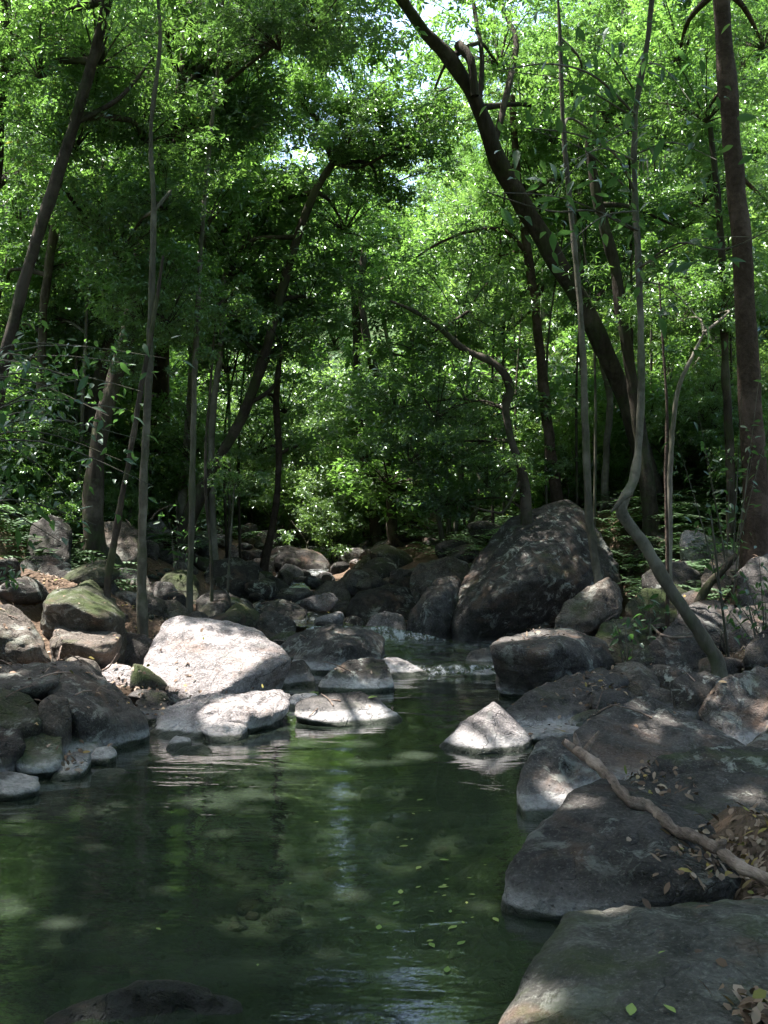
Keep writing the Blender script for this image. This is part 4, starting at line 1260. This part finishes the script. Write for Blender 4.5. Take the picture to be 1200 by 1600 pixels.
e, W = tree('dark tree left of two standing at the head of the stream',
            [(592, 872), (582, 790), (568, 710), (560, 620), (557, 500), (548, 400), (530, 300)], [.17, .14, .13, .12, .11, .09, .06], 18, BARK,
            fol=[(560, 420, .5, 1., 'mid'), (500, 400, .5, 1., 'mid'), (610, 380, .8, .9, 'mid'), (520, 520, .9, .8, 'mid'), (540, 290, .9, 1., 'pale')])
e, W = tree('dark tree right of two standing at the head of the stream',
            [(616, 860), (608, 770), (603, 690), (597, 620), (580, 560), (565, 470), (570, 380)], [.14, .12, .115, .11, .10, .08, .06], 17.3, BARK,
            fol=[(620, 460, .5, .9, 'mid'), (660, 540, .8, .9, 'mid'), (570, 350, 1., 1., 'mid')])
e, W = tree('bright pale slim tree in the middle distance right of the twin trunks',
            [(650, 800), (645, 740), (636, 670), (622, 600), (608, 545), (590, 440)], [.075, .07, .068, .062, .055, .04], 20, BARK_PALE,
            fol=[(600, 430, .6, 1., 'mid'), (660, 400, .9, 1., 'pale')])
e, W = tree('dark arching tree whose crooked limb reaches left across the middle',
            [(822, 800), (815, 740), (800, 690), (790, 640), (797, 605), (775, 570), (725, 545), (690, 515), (650, 488), (610, 470)], [.09, .08, .07, .065, .055, .05, .045, .038, .03, .015], 11.8, BARK,
            fol=[(720, 690, .4, .55, 'deep'), (760, 740, .3, .5, 'mid'), (690, 620, .6, .6, 'mid'), (640, 700, .8, .5, 'deep'), (720, 470, .8, .7, 'mid'), (650, 520, .8, .6, 'mid'), (700, 770, .8, .45, 'deep'), (620, 620, 1.6, .5, 'mid')],
            branches=[([(815, 745), (790, 795, -.2), (770, 800, -.4), (735, 790, -.5)], [.03, .025, .02, .008])])
e, W = tree('reddish patched tree behind the giant boulder',
            [(872, 790), (862, 720), (853, 640), (845, 560), (835, 470), (825, 400), (810, 290), (800, 150)], [.12, .105, .1, .098, .09, .08, .07, .05], 14, BARK_BROWN,
            fol=[(820, 430, .7, .8, 'mid'), (860, 300, .6, .9, 'mid'), (760, 380, .8, .8, 'mid'), (780, 240, .8, .9, 'mid'), (790, 500, .8, .7, 'mid')],
            branches=[([(826, 400), (790, 362), (740, 360), (690, 378), (650, 402)], [.05, .045, .04, .03, .012])])
e, W = tree('slim pale tree crossing behind the big leaning trunk',
            [(945, 760), (948, 690), (952, 620), (930, 520), (905, 400), (895, 300)], [.06, .055, .05, .045, .04, .03], 13.8, BARK_PALE,
            fol=[(930, 380, .8, .7, 'mid'), (960, 300, .7, .7, 'mid')])
e, W = tree('dark tree just left of the bent grey tree, behind it',
            [(1018, 830), (1008, 740), (992, 620), (975, 520), (962, 420), (935, 320), (915, 180)], [.13, .12, .11, .1, .09, .08, .06], 12.4, BARK,
            fol=[(1060, 330, 1, .7, 'mid'), (980, 160, .8, .8, 'mid'), (1040, 200, 1, .8, 'mid')])
e, W = tree('pale curved sapling in front of the bright ferns',
            [(1046, 800), (1048, 720), (1053, 650), (1062, 600), (1082, 556), (1100, 520)], [.035, .032, .03, .028, .022, .012], 10.6, BARK_PALE, flare=1.2,
            fol=[(1120, 470, .8, .5, 'mid'), (1060, 480, 1.0, .5, 'mid')])
e, W = tree('dark slim tree left of the straight reddish one',
            [(1142, 800), (1140, 700), (1134, 580), (1130, 460), (1124, 340), (1110, 200)], [.065, .06, .056, .052, .045, .035], 11.6, BARK,
            fol=[(1100, 400, .8, .6, 'mid'), (1160, 460, 1., .6, 'deep'), (1090, 290, .9, .7, 'mid'), (1050, 430, .8, .5, 'mid')])
e, W = tree('thin brown sapling in front of the rocks right of the bent trunk',
            [(1043, 900), (1042, 830), (1040, 740), (1042, 640), (1036, 540), (1030, 440)], [.022, .02, .018, .017, .014, .01], 9.4, BARK_BROWN, flare=1.2,
            fol=[(1030, 540, .8, .4, 'mid')])
e, W = tree('dark mottled trunk standing among boulders on the left bank',
            [(222, 905), (222, 820), (226, 720), (232, 600), (236, 480), (240, 330), (236, 200), (250, 60), (240, -60)], [.05, .045, .042, .04, .036, .03, .024, .02, .012], 9.0, BARK_GREY, flare=1.3,
            fol=[(250, 430, 1., .5, 'mid'), (190, 370, 1, .55, 'deep'), (220, 480, .8, .35, 'mid'), (250, 300, .8, .5, 'mid'), (210, 560, .9, .3, 'deep')])
e, W = tree('leaning thin trunk left of the mottled one above the angular boulder',
            [(168, 915), (178, 850), (190, 780), (205, 700), (222, 600), (240, 500), (255, 400)], [.038, .035, .032, .03, .026, .022, .016], 8.9, BARK, flare=1.3,
            fol=[(265, 480, 1, .5, 'mid')])
e, W = tree('thin sapling with a pink sunlit stem on the left bank',
            [(122, 760), (127, 680), (130, 600), (134, 520), (138, 420)], [.03, .028, .025, .022, .015], 12.2, BARK_PALE, flare=1.2,
            fol=[(120, 430, .6, .6, 'mid'), (80, 500, .6, .5, 'mid')])
e, W = tree('brown leaning tree at the left side of the shaded head boulder',
            [(412, 890), (422, 840), (432, 780), (436, 710), (432, 620), (440, 540)], [.09, .075, .065, .06, .05, .035], 14.2, BARK_BROWN,
            fol=[(440, 620, .8, .6, 'mid'), (400, 690, .8, .55, 'mid'), (470, 690, .8, .55, 'mid')])
e, W = tree('dark upright tree near the left edge behind the curving one',
            [(62, 760), (64, 640), (66, 520), (74, 430), (88, 340), (95, 200)], [.08, .075, .07, .065, .06, .04], 11.8, BARK,
            fol=[(70, 390, .6, .7, 'mid'), (20, 330, .8, .7, 'mid'), (120, 480, .8, .6, 'deep'), (30, 500, .6, .6, 'mid'), (60, 280, .8, .7, 'mid'), (10, 430, .6, .6, 'mid')])
e, W = tree('short sapling in front of the dark flat left boulders',
            [(356, 925), (358, 880), (362, 820), (366, 760)], [.016, .014, .012, .008], 11, BARK_GREY, flare=1.2, fol=[(368, 745, .2, .28, 'mid')])
e, W = tree('slim dark sapling right of the long thin left tree',
            [(330, 870), (322, 780), (322, 690), (330, 590), (338, 480)], [.02, .019, .018, .016, .01], 10.6, BARK, flare=1.2, fol=[(345, 470, .6, .4, 'mid')])
e, W = tree('dark twin limbed tree high at the top left corner',
            [(-60, 720), (-40, 500), (-10, 300), (0, 180), (8, 60), (2, -60)], [.12, .11, .095, .085, .075, .06], 10.2, BARK,
            branches=[([(8, 100), (60, 60, .3), (130, 20, .6)], [.04, .03, .015])], fol=[(0, 250, .5, .6, 'mid'), (60, 20, .5, .7, 'mid'), (120, -30, .6, .7, 'mid')])
e, W = tree('tree with a heavy dark limb reaching right across the top left',
            [(150, 720), (200, 520, .2), (225, 380, .3), (255, 250, .4), (285, 130, .5), (300, 20, .6), (310, -60, .7)], [.13, .12, .11, .1, .09, .08, .06], 11.0, BARK,
            branches=[([(272, 190, .45), (310, 110, .2), (335, 105, .1), (368, 100, 0), (392, 82, 0), (430, 66, 0), (470, 62, 0), (540, 40, 0)], [.06, .055, .055, .055, .05, .04, .03, .01]),
                      ([(392, 82, 0), (402, 110, 0), (405, 130, 0)], [.025, .015, .006]),
                      ([(285, 130, .5), (260, 60, 0), (300, 40, 0), (400, 10, 0)], [.05, .045, .04, .02])],
            fol=[(330, 60, .3, .7, 'mid'), (380, 150, -1.2, .55, 'deep'), (430, 40, -1.3, .6, 'deep'), (500, 10, -1.2, .6, 'deep'), (330, 200, -1.2, .5, 'deep'), (350, 90, -1.4, .55, 'deep'), (460, -20, -1.4, .6, 'deep'), (300, 120, -1, .5, 'deep'), (400, 20, .2, .7, 'deep'), (480, 20, .2, .7, 'mid'), (360, 150, .5, .6, 'mid'), (300, 170, .2, .6, 'deep'), (420, -20, .3, .8, 'mid'), (540, -30, .4, .8, 'mid'), (270, 20, .4, .7, 'deep')])
# unseen trees added for shade, their crowns carved open along the sun shafts
for (bx, by, cx_, cy_, cz, R, n, lab) in ((-5.2, 3.2, -2.6, 3.4, 10.0, 3.5, 8500, 'unseen tree left of the photographer, added to shade the near pool'),
                                    (3.9, 2.6, 1.6, 2.8, 10.4, 3.6, 8500, 'unseen tree right of the photographer, added to shade the corner boulder'),
                                    (4.9, 6.6, 2.2, 5.6, 11.5, 3.5, 8500, 'unseen tree at right added to shade the right shore'),
                                    (-5.4, 5.8, -4.2, 5.2, 11.2, 3.3, 8000, 'unseen tree at left added to shade the left shore'),
                                    (-3.5, -3.4, -1.4, -1.4, 9.5, 3.6, 8000, 'unseen tree behind the photographer, added for its shade')):
    e = empty('added_shade_tree', (bx, by, gz(bx, by) - .1)); tag(e, lab, 'tree')
    r = e.location
    tp = Vector(((bx + cx_) / 2, (by + cy_) / 2, cz - 2.0))
    V, F = tube([Vector((0, 0, 0)), Vector((0, 0, 2.2)), Vector(((tp.x - r.x) * .4, (tp.y - r.y) * .4, 5)), tp - r], [.24, .18, .15, .12], 12, 6, .15, seed=bx)
    link('trunk', np_mesh('trunk', V, F), e, [BARK])
    overhead(e, tp, (cx_, cy_, cz), R, n, BARK)


# near broad-leaved branches with single leaves --------------------
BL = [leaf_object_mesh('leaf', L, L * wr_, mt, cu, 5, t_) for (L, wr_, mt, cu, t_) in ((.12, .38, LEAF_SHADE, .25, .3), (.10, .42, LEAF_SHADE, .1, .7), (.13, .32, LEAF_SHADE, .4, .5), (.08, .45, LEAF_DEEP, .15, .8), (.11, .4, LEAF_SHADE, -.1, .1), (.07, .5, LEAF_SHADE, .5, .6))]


def leafy_branch(parent, pts, r, bark, n, spread, sl=1., tuft=False):
    """a twig through world pts with n leaves either side, each its own part"""
    root = parent.location
    W = [Vector(p) - root for p in pts]
    V, F = tube(W, [r * (1 - .8 * i / (len(W) - 1)) for i in range(len(W))], 5, 4, .1)
    link('branch', np_mesh('branch', V, F), parent, [bark])
    for k in range(n):
        t = random.uniform(.15, 1) * (len(W) - 1)
        i = min(int(t), len(W) - 2)
        p = W[i].lerp(W[i + 1], t - i)
        p = p + Vector((random.gauss(0, spread), random.gauss(0, spread), random.gauss(-.02, spread * .7)))
        o = bpy.data.objects.new('leaf', random.choice(BL)); COL.objects.link(o); o.parent = parent
        o.location = p
        o.rotation_euler = (random.gauss(-.45, .45), random.gauss(0, .5), random.uniform(0, 6.28))
        s = sl * random.uniform(.6, 1.15)
        o.scale = (s, s, s)


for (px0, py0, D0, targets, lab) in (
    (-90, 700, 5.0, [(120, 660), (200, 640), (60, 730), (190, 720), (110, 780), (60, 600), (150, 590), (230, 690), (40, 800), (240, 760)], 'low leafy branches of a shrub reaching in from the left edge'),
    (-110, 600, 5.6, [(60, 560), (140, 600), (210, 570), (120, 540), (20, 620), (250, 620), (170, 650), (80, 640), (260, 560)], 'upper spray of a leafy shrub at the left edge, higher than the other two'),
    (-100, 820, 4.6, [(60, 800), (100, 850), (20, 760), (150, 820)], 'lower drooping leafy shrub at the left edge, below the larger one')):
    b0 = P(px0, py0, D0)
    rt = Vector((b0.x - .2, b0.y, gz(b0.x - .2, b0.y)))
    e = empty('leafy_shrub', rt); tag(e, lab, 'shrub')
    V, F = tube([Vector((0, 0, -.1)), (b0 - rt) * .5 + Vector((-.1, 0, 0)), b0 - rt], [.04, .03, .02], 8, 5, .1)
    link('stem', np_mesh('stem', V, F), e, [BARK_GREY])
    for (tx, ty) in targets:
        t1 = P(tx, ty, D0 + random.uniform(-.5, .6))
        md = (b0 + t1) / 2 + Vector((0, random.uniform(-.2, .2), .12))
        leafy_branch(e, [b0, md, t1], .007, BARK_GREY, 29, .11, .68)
root = BENT
for (a, b_) in (((985, 300), (820, 200)), ((985, 180), (770, 110)), ((990, 360), (760, 300)), ((995, 420), (1190, 370)), ((990, 250), (880, 260)), ((990, 140), (900, 60)), ((1000, 100), (1080, 160)), ((995, 330), (870, 400)), ((993, 200), (840, 330)), ((1000, 440), (1110, 520)), ((996, 240), (1120, 250))):
    p0, p1 = P(a[0], a[1], 7.9), P(b_[0], b_[1], 6.4 + random.uniform(-.5, .6))
    leafy_branch(BENT, [p0, (p0 + p1) / 2 + Vector((0, 0, .1)), p1], .008, BARK_GREY, 26, .19, 1.2)
for (bx, by, D0, targets, lab) in (
    (1140, 850, 8.6, [(1090, 640), (1160, 600), (1100, 700), (1180, 690), (1140, 740), (1210, 640), (1050, 660), (1190, 560), (1080, 760)], 'leafy sapling with layered dark leaves before the straight right tree'),
    (1195, 985, 8.2, [(1150, 870), (1185, 860), (1160, 910), (1195, 930), (1140, 930), (1120, 935)], 'small shrub with sunlit whitish leaves at the right edge'),
    (985, 985, 8.5, [(960, 965), (1000, 960), (975, 975)], 'small green herb between the slanting slab and the mossy boulder'),
    (1022, 930, 9.0, [(1010, 912), (1035, 915), (1000, 925)], 'little bright plant beside the bent trunk'),
    (280, 830, 11.5, [(260, 790), (300, 795), (275, 780), (310, 810)], 'small bright shrub beside the pale left trunk'),
    (14, 905, 6.0, [(8, 892), (22, 893), (15, 900)], 'single bright sprig of leaves at the left edge')):
    b0 = P(bx, by, D0); rt = Vector((b0.x, b0.y, min(b0.z, gz(b0.x, b0.y)) if D0 > 8 else b0.z))
    e = empty('leafy_sapling', rt); tag(e, lab, 'shrub')
    V, F = tube([Vector((0, 0, -.05)), (P(targets[0][0], targets[0][1], D0) - rt) * .6], [.014, .006], 6, 4, .1)
    link('stem', np_mesh('stem', V, F), e, [BARK_GREY])
    for (tx, ty) in targets:
        t1 = P(tx, ty, D0 + random.uniform(-.3, .3)); s0 = rt + (t1 - rt) * random.uniform(.2, .5); s0.x = (rt.x + s0.x) / 2
        leafy_branch(e, [s0, (s0 + t1) / 2 + Vector((0, 0, .03)), t1], .006, BARK_GREY, 14, .06, .85 if D0 > 7 else .5)

# ------------------------------------------------------------------ forest fill (copied prototypes)
def copy_tree(o, parent=None):
    c = o.copy(); COL.objects.link(c)
    if parent: c.parent = parent
    for ch in list(CH[o.name]): copy_tree(ch, c)
    return c


CH = {}
def make_forest_tree(k):
    e = empty('forest_tree', (0, 0, 0))
    H = random.uniform(8.5, 13); lean = Vector((random.uniform(-1.5, 1.5), random.uniform(-1, 1), 0))
    W = [Vector((0, 0, -.4)), Vector((0, 0, 1)) + lean * .08, Vector((0, 0, H * .35)) + lean * .3 + Vector((random.uniform(-.3, .3), 0, 0)), Vector((0, 0, H * .7)) + lean * .7, Vector((0, 0, H)) + lean]
    r = random.uniform(.09, .17)
    parts = [tube(W, [r * 1.4, r, r * .85, r * .6, r * .2], 9, 6, .15, seed=k)]
    nf = random.randint(8, 11)
    fol = []
    for i in range(nf):
        t = .30 + .72 * i / nf
        zc = H * t
        ax = W[2].lerp(W[4], min(1, max(0, (t - .35) / .65)))
        a = random.uniform(0, 6.28); rad = random.uniform(.5, 2.0) * (1.15 - t * .55)
        c = Vector((ax.x + math.cos(a) * rad, ax.y + math.sin(a) * rad, zc + .3))
        s = random.uniform(.75, 1.15)
        fol.append((c, s))
        base = Vector((ax.x, ax.y, zc - .6))
        parts.append(tube([base, (base + c) / 2 + Vector((0, 0, .1)), c - Vector((0, 0, .3))], [.045, .03, .012], 5, 3, .05))
    V, F = join(parts)
    bark = [BARK, BARK_BROWN, BARK_PALE, BARK_GREY][k % 4]
    tr = link('trunk', np_mesh('trunk', V, F), e, [bark])
    CH[e.name] = [tr]; CH[tr.name] = []
    for c, s in fol:
        o = add_foliage(e, c, s, ['mid', 'mid', 'pale', 'mid'][k % 4], guard=False)
        CH[e.name].append(o); CH[o.name] = []
    return e


def make_shrub(k):
    e = empty('understory_shrub', (0, 0, 0))
    st = join([tube([Vector((0, 0, -.2)), Vector((random.uniform(-.3, .3), random.uniform(-.3, .3), .6)), Vector((random.uniform(-.6, .6), random.uniform(-.6, .6), 1.3))], [.03, .02, .008], 5, 4, .05) for _ in range(4)])
    tr = link('stem', np_mesh('stem', *st), e, [BARK_GREY]); CH[e.name] = [tr]; CH[tr.name] = []
    for i in range(3):
        o = add_foliage(e, Vector((random.uniform(-.7, .7), random.uniform(-.7, .7), random.uniform(.5, 1.5))), random.uniform(.5, .75), ['mid', 'pale', 'mid'][k % 3], guard=False)
        CH[e.name].append(o); CH[o.name] = []
    return e


PT = [make_forest_tree(k) for k in range(7)]
PS = [make_shrub(k) for k in range(4)]
used = set()


def plant(protos, k, x, y, s, label, cat, group):
    p = protos[k]
    o = p if p.name not in used else copy_tree(p)
    used.add(p.name)
    o.location = (x, y, gz(x, y))
    o.rotation_euler = (0, 0, random.uniform(0, 6.28))
    o.scale = (s, s, s)
    tag(o, label, cat, group)


def gap_ok(x, y, z):
    """leave the sky gap of the photo open between the crowns"""
    px = 600 + x / y * FPX; py = 800 - (z - CAM_H) / y * FPX
    return True


pts = []
tries = 0
while len(pts) < 72 and tries < 20000:
    tries += 1
    y = random.choice([random.uniform(15.5, 24), random.uniform(22, 36), random.uniform(34, 55)]); x = random.uniform(-.5, .5) * y * 1.05
    if y < 24 and -.4 > x > -2.4: continue
    if abs(x) / y < .05 and y < 19: continue
    # a gap between the crowns above the stream, where the photograph shows sky
    if y < 60 and -.135 < x / y < .075 and y > 17 and random.random() < (.7 if y > 29 else 1): continue
    if 16.5 < y < 27 and -9 < x < .8: continue      # sunny glade over the stream head
    if y < 18.5 and 1.0 < x < 5.6: continue         # sunny fern slope on the right
    if any((x - q[0]) ** 2 + (y - q[1]) ** 2 < (1.5 + y * .03) ** 2 for q in pts): continue
    pts.append((x, y))
for i, (x, y) in enumerate(pts):
    side = 'left slope' if x < -1.5 else 'right slope' if x > 1.5 else 'valley floor'
    plant(PT, i % 7, x, y, random.uniform(.8, 1.1) * (1 + max(0, y - 30) * .012), ['dark barked', 'brown barked', 'pale barked', 'grey barked'][i % 7 % 4] + ' leafy forest tree ' + ('just beyond the boulders' if y < 24 else 'in the middle distance' if y < 36 else 'far back') + ' on the ' + side, 'tree', 'forest trees on the ' + side)
n = 0
while n < 150:
    y = random.uniform(12.5, 34); x = random.uniform(-.45, .45) * y
    if (y < 18.5 and .6 > x > -3.0) or (.18 < x / y < .32 and y < 13.6): continue
    if y < 19 and .6 < x < 1.6 and y > 16: continue
    side = 'left slope' if x < -1.5 else 'right slope' if x > 1.5 else 'valley floor'
    plant(PS, n % 4, x, y, random.choice([.7, .9, 1.2, 1.7]) * random.uniform(.8, 1.15), ('yellow green' if n % 4 == 1 else 'mid green') + ' leafy shrub ' + ('close behind the boulders' if y < 18 else 'in the deep undergrowth' if y < 26 else 'far back in the undergrowth') + ' of the ' + side, 'shrub', 'understory shrubs of the ' + side); n += 1
for (x, y, sc_) in ((-1.9, 18.2, .7), (-1.3, 17.8, .6), (-.8, 18.6, .8), (-2.4, 18.8, .8), (-1.9, 19.5, 1.), (-1.2, 20.5, 1.1), (-.5, 20, .9), (-2.6, 21, 1.3), (-1.6, 22.5, 1.5), (-.3, 22.5, 1.4), (-3.2, 19.6, 1.2), (.6, 21.3, 1.3), (-.9, 25, 2.), (-2.8, 25, 2.), (.9, 24.5, 1.9), (4.6, 16.4, 1.), (5.4, 17, 1.2), (3.9, 17.2, 1.1), (3.1, 16, .9)):
    plant(PS, 1, x, y, sc_, 'bright sunlit shrub in the glade beyond the boulders', 'shrub', 'sunlit shrubs in the glades')
for (x, y, sc_) in ((-4.3, 11.6, .5), (-3.9, 12.6, .6), (-4.6, 12.4, .6), (-3.3, 12.2, .4), (-3.7, 11.2, .35), (4.4, 12.2, .5), (4.9, 12.8, .6)):
    plant(PS, 0, x, y, sc_, 'low shrub growing behind the boulders of the ' + ('left bank' if x < 0 else 'right bank'), 'shrub', 'low shrubs of the ' + ('left bank' if x < 0 else 'right bank'))
n = 0
while n < 46:
    y = random.uniform(11.5, 15); x = random.choice([random.uniform(-.42, -.24), random.uniform(.16, .42)]) * y
    if not clear_of(x, y, .1) or (.18 < x / y < .32 and y < 13.6): continue
    side = 'left bank' if x < 0 else 'right bank'
    plant(PS, n % 4, x, y, random.uniform(.35, .8), ('yellow green' if n % 4 == 1 else 'mid green') + ' low shrub growing behind the boulders of the ' + side, 'shrub', 'low shrubs of the ' + side); n += 1

for (x, y, k_) in ((-7, 1, 0), (-8.5, 5, 1), (-9, 8.5, 2), (6.6, .5, 3), (7.6, 4.5, 4), (7.8, 8, 5), (-3.5, -6, 6), (.5, -7, 0), (4.2, -5.5, 1), (-7.5, -3.5, 2), (7.5, -3, 3), (-11, 3, 4), (10.5, 3, 5), (0, -10.5, 6), (-6, -9, 0), (6, -9.5, 1), (10.5, 8.5, 2), (-12, 8, 4)):  # unseen trees added to block sky light and lower the ambient level
    plant(PT, k_, x, y, random.uniform(.9, 1.1), 'unseen forest tree added around the pool to dim ambient light', 'tree', 'unseen trees added around the viewpoint')
for i_ in range(30):
    a_ = random.uniform(2.0, 6.6) ; r_ = random.uniform(5.5, 9)
    x, y = math.sin(a_) * r_, math.cos(a_) * r_ * .9
    if y > 0 and abs(x) < 5: continue
    plant(PS, i_ % 4, x, y, random.uniform(1.2, 2.2), 'leafy shrub around the pool outside the view', 'shrub', 'shrubs behind and beside the viewpoint')

# slim poles
def make_pole(k):
    e = empty('slim_sapling', (0, 0, 0)); H = random.uniform(5, 9.5)
    W = [Vector((0, 0, -.2)), Vector((random.uniform(-.15, .15), 0, H * .35)), Vector((random.uniform(-.4, .4), 0, H * .7)), Vector((random.uniform(-.7, .7), 0, H))]
    tr = link('trunk', np_mesh('trunk', *tube(W, [.024, .018, .013, .005], 6, 6, .2, seed=k)), e, [[BARK, BARK_GREY, BARK][k % 3]])
    CH[e.name] = [tr]; CH[tr.name] = []
    for i in range(2):
        o = add_foliage(e, W[3] * (1 - .2 * i) + Vector((random.uniform(-.3, .3), random.uniform(-.3, .3), -.2)), random.uniform(.3, .45), 'mid', guard=False)
        CH[e.name].append(o); CH[o.name] = []
    return e


PP = [make_pole(k) for k in range(5)]
n = 0
while n < 110:
    y = random.uniform(11.2, 25); x = random.choice([random.uniform(-.42, -.13), random.uniform(.08, .42)]) * y
    if not clear_of(x, y, .15): continue
    side = 'left bank' if x < 0 else 'right bank'
    plant(PP, n % 5, x, y, random.uniform(.8, 1.15), ['dark', 'grey green', 'nearly black'][n % 5 % 3] + ' slim sapling ' + ('rising among the boulders' if y < 15 else 'rising in the forest shade') + ' of the ' + side, 'sapling', 'slim saplings on the ' + side); n += 1

# ferns and ground cover on the slopes
rng = np.random.default_rng(77)
Vs, Fs, Ts, o_ = [], [], [], 0
for k in range(2600):
    if k < 260: y = random.uniform(10.2, 13); x = random.choice([-1, 1]) * random.uniform(.27, .44) * y
    elif k < 900: y = random.uniform(12, 18); x = random.uniform(1.2, .42 * y) if random.random() < .7 else random.uniform(-.42 * y, -2.8)
    else: y = random.uniform(14, 40); x = random.uniform(-.45, .45) * y
    if y < 17.5 and .5 > x > -2.8: continue
    z = gz(x, y)
    nfr = 7
    for f in range(nfr):
        a = f / nfr * 6.28 + random.uniform(-.3, .3); L = random.uniform(.25, .5)
        t = np.linspace(.12, 1, 9)
        cx_ = x + np.cos(a) * L * t; cy_ = y + np.sin(a) * L * t; cz_ = z + L * (t * 1.1 - t * t * .9)
        pp = np.stack([cx_, cy_, cz_], 1)
        for sgn in (-1, 1):
            d = np.stack([-np.sin(a) * sgn + .5 * np.cos(a) + 0 * t, np.cos(a) * sgn + .5 * np.sin(a) + 0 * t, -.15 + 0 * t], 1)
            V, F = leaves(pp, d, np.tile([0., 0, 1], (9, 1)), L * .32 * np.sin(np.pi * (t * .85 + .12)) + .01, np.full(9, L * .09), .05)
            Vs.append(V); Fs.append(F + o_); o_ += len(V); Ts.append(np.full(len(V), random.random() * .95))
tag(link('ferns', np_mesh('ferns', np.concatenate(Vs), np.concatenate(Fs), tint=np.concatenate(Ts), smooth=False), mats=[FERN]), 'bright green ferns and low ground cover on the valley slopes', 'ferns', kind='stuff')

# ------------------------------------------------------------------ driftwood, roots, twigs
e = empty('driftwood_branch', P(960, 1235, 4.6)); tag(e, 'long bare weathered branch lying across the dark right shore boulders', 'branch')
r0 = e.location
DW = [(882, 1160, 5.35), (900, 1172, 5.2), (925, 1190, 5.0), (950, 1214, 4.7), (982, 1250, 4.45), (1015, 1262, 4.3), (1046, 1291, 4.1), (1092, 1311, 3.9), (1125, 1330, 3.7), (1160, 1356, 3.5), (1215, 1382, 3.25)]
def hit_depth(x_, y_, dflt):
    d = (P(x_, y_, 1.) - Vector((0, 0, CAM_H)))
    h = BVH.ray_cast(Vector((0, 0, CAM_H)), d.normalized())
    return h[0].y if h[0] is not None else dflt


hd = np.array([1 / hit_depth(*q) for q in DW]); ti = np.arange(len(DW))
fit = np.polyfit(ti, hd, 1); line = np.polyval(fit, ti)
line += max(0, float(np.percentile(hd - line, 80))) * .8      # it rests on the proudest stones
pts_ = []
for (x_, y_, D_), q in zip(DW, line):
    D_ = min(1 / q, 1 / hd[len(pts_)] ) - .035
    pts_.append(P(x_, y_, D_))
DWD = [p.y for p in pts_]
V, F = tube([p - r0 for p in pts_], [.009, .02, .026, .023, .021, .025, .022, .021, .023, .021, .02], 12, 8, .35, seed=3)
link('stem', np_mesh('stem', V, F), e, [DRIFT])
d0, d1 = DWD[1], DWD[8]
for f in ([(905, 1175, d0), (900, 1158, d0), (898, 1145, d0)], [(912, 1180, d0), (925, 1160, d0), (936, 1142, d0)], [(1120, 1328, d1), (1128, 1318, d1 - .02), (1135, 1312, d1 - .02)], [(895, 1168, d0), (880, 1158, d0)]):
    V, F = tube([P(*q) - r0 for q in f], [.024, .016, .005][:len(f)], 7, 4, .3)
    link('branch_stub', np_mesh('branch_stub', V, F), e, [DRIFT])
for (lab, pl, rr) in (('thin crooked stick standing before the giant right boulders', [(932, 1108, 6.7), (938, 1090, 6.75), (945, 1068, 6.8)], .006),
                      ('curved pale twig sticking up between the left blocks', [(160, 1048, 7.6), (172, 1040, 7.6), (184, 1021, 7.6)], .009),
                      ('forked pale twig at the foot of the brown left boulder', [(90, 1032, 7.6), (96, 1010, 7.65), (92, 1030, 7.55), (103, 1029, 7.6)], .007),
                      ('fallen stick across the mossy rocks beside the bent trunk', [(1018, 978, 8.4), (1034, 992, 8.4), (1060, 996, 8.45), (1082, 994, 8.5)], .014),
                      ('dark exposed root arching over the right bank rocks', [(1090, 945, 10.0), (1110, 910, 10.0), (1140, 880, 10.1), (1165, 850, 10.3), (1200, 820, 10.5)], .045),
                      ('thin dead stem curving above the left sunny rocks', [(236, 812, 12), (245, 800, 12), (258, 793, 12), (272, 788, 12)], .012),
                      ):
    W = [P(q[0], q[1], hit_depth(q[0], q[1], q[2]) - .02) if 'stick lying' in lab or 'fallen' in lab else P(*q) for q in pl]
    V, F = tube([q - W[0] for q in W], [rr * (1 - .6 * i / (len(W) - 1)) for i in range(len(W))], 7, 5, .25)
    o = link('twig', np_mesh('twig', V, F), None, [DRIFT if rr != .045 else BARK]); o.location = W[0]
    tag(o, lab, 'root' if rr == .045 else 'stick')
n = 0
for k in range(600):
    if n >= 110: break
    y = random.uniform(6, 13); x = random.uniform(-.42, .42) * y
    h = BVH.ray_cast(Vector((x, y, 6)), Vector((0, 0, -1)))
    if h[0] is None or h[0].z < .05 or h[1].z < .75 or on_pale(h[0]): continue
    a = random.uniform(0, 3.14); L = random.uniform(.08, .28)
    d = Vector((math.cos(a), math.sin(a), 0)); d -= h[1] * d.dot(h[1])
    p = h[0] + h[1] * .008
    V, F = tube([Vector((0, 0, 0)), d * L * .5 + Vector((0, 0, .01)), d * L + Vector((random.uniform(-.03, .03), 0, .0))], [.006, .005, .003], 4, 3, .1)
    o = link('twig', np_mesh('twig', V, F), None, [DRIFT]); o.location = p
    tag(o, 'short dead twig lying on the boulders and litter', 'stick', 'twigs strewn on the banks'); n += 1
print('tris', sum(len(m.loops) - 2 * len(m.polygons) for m in bpy.data.meshes))
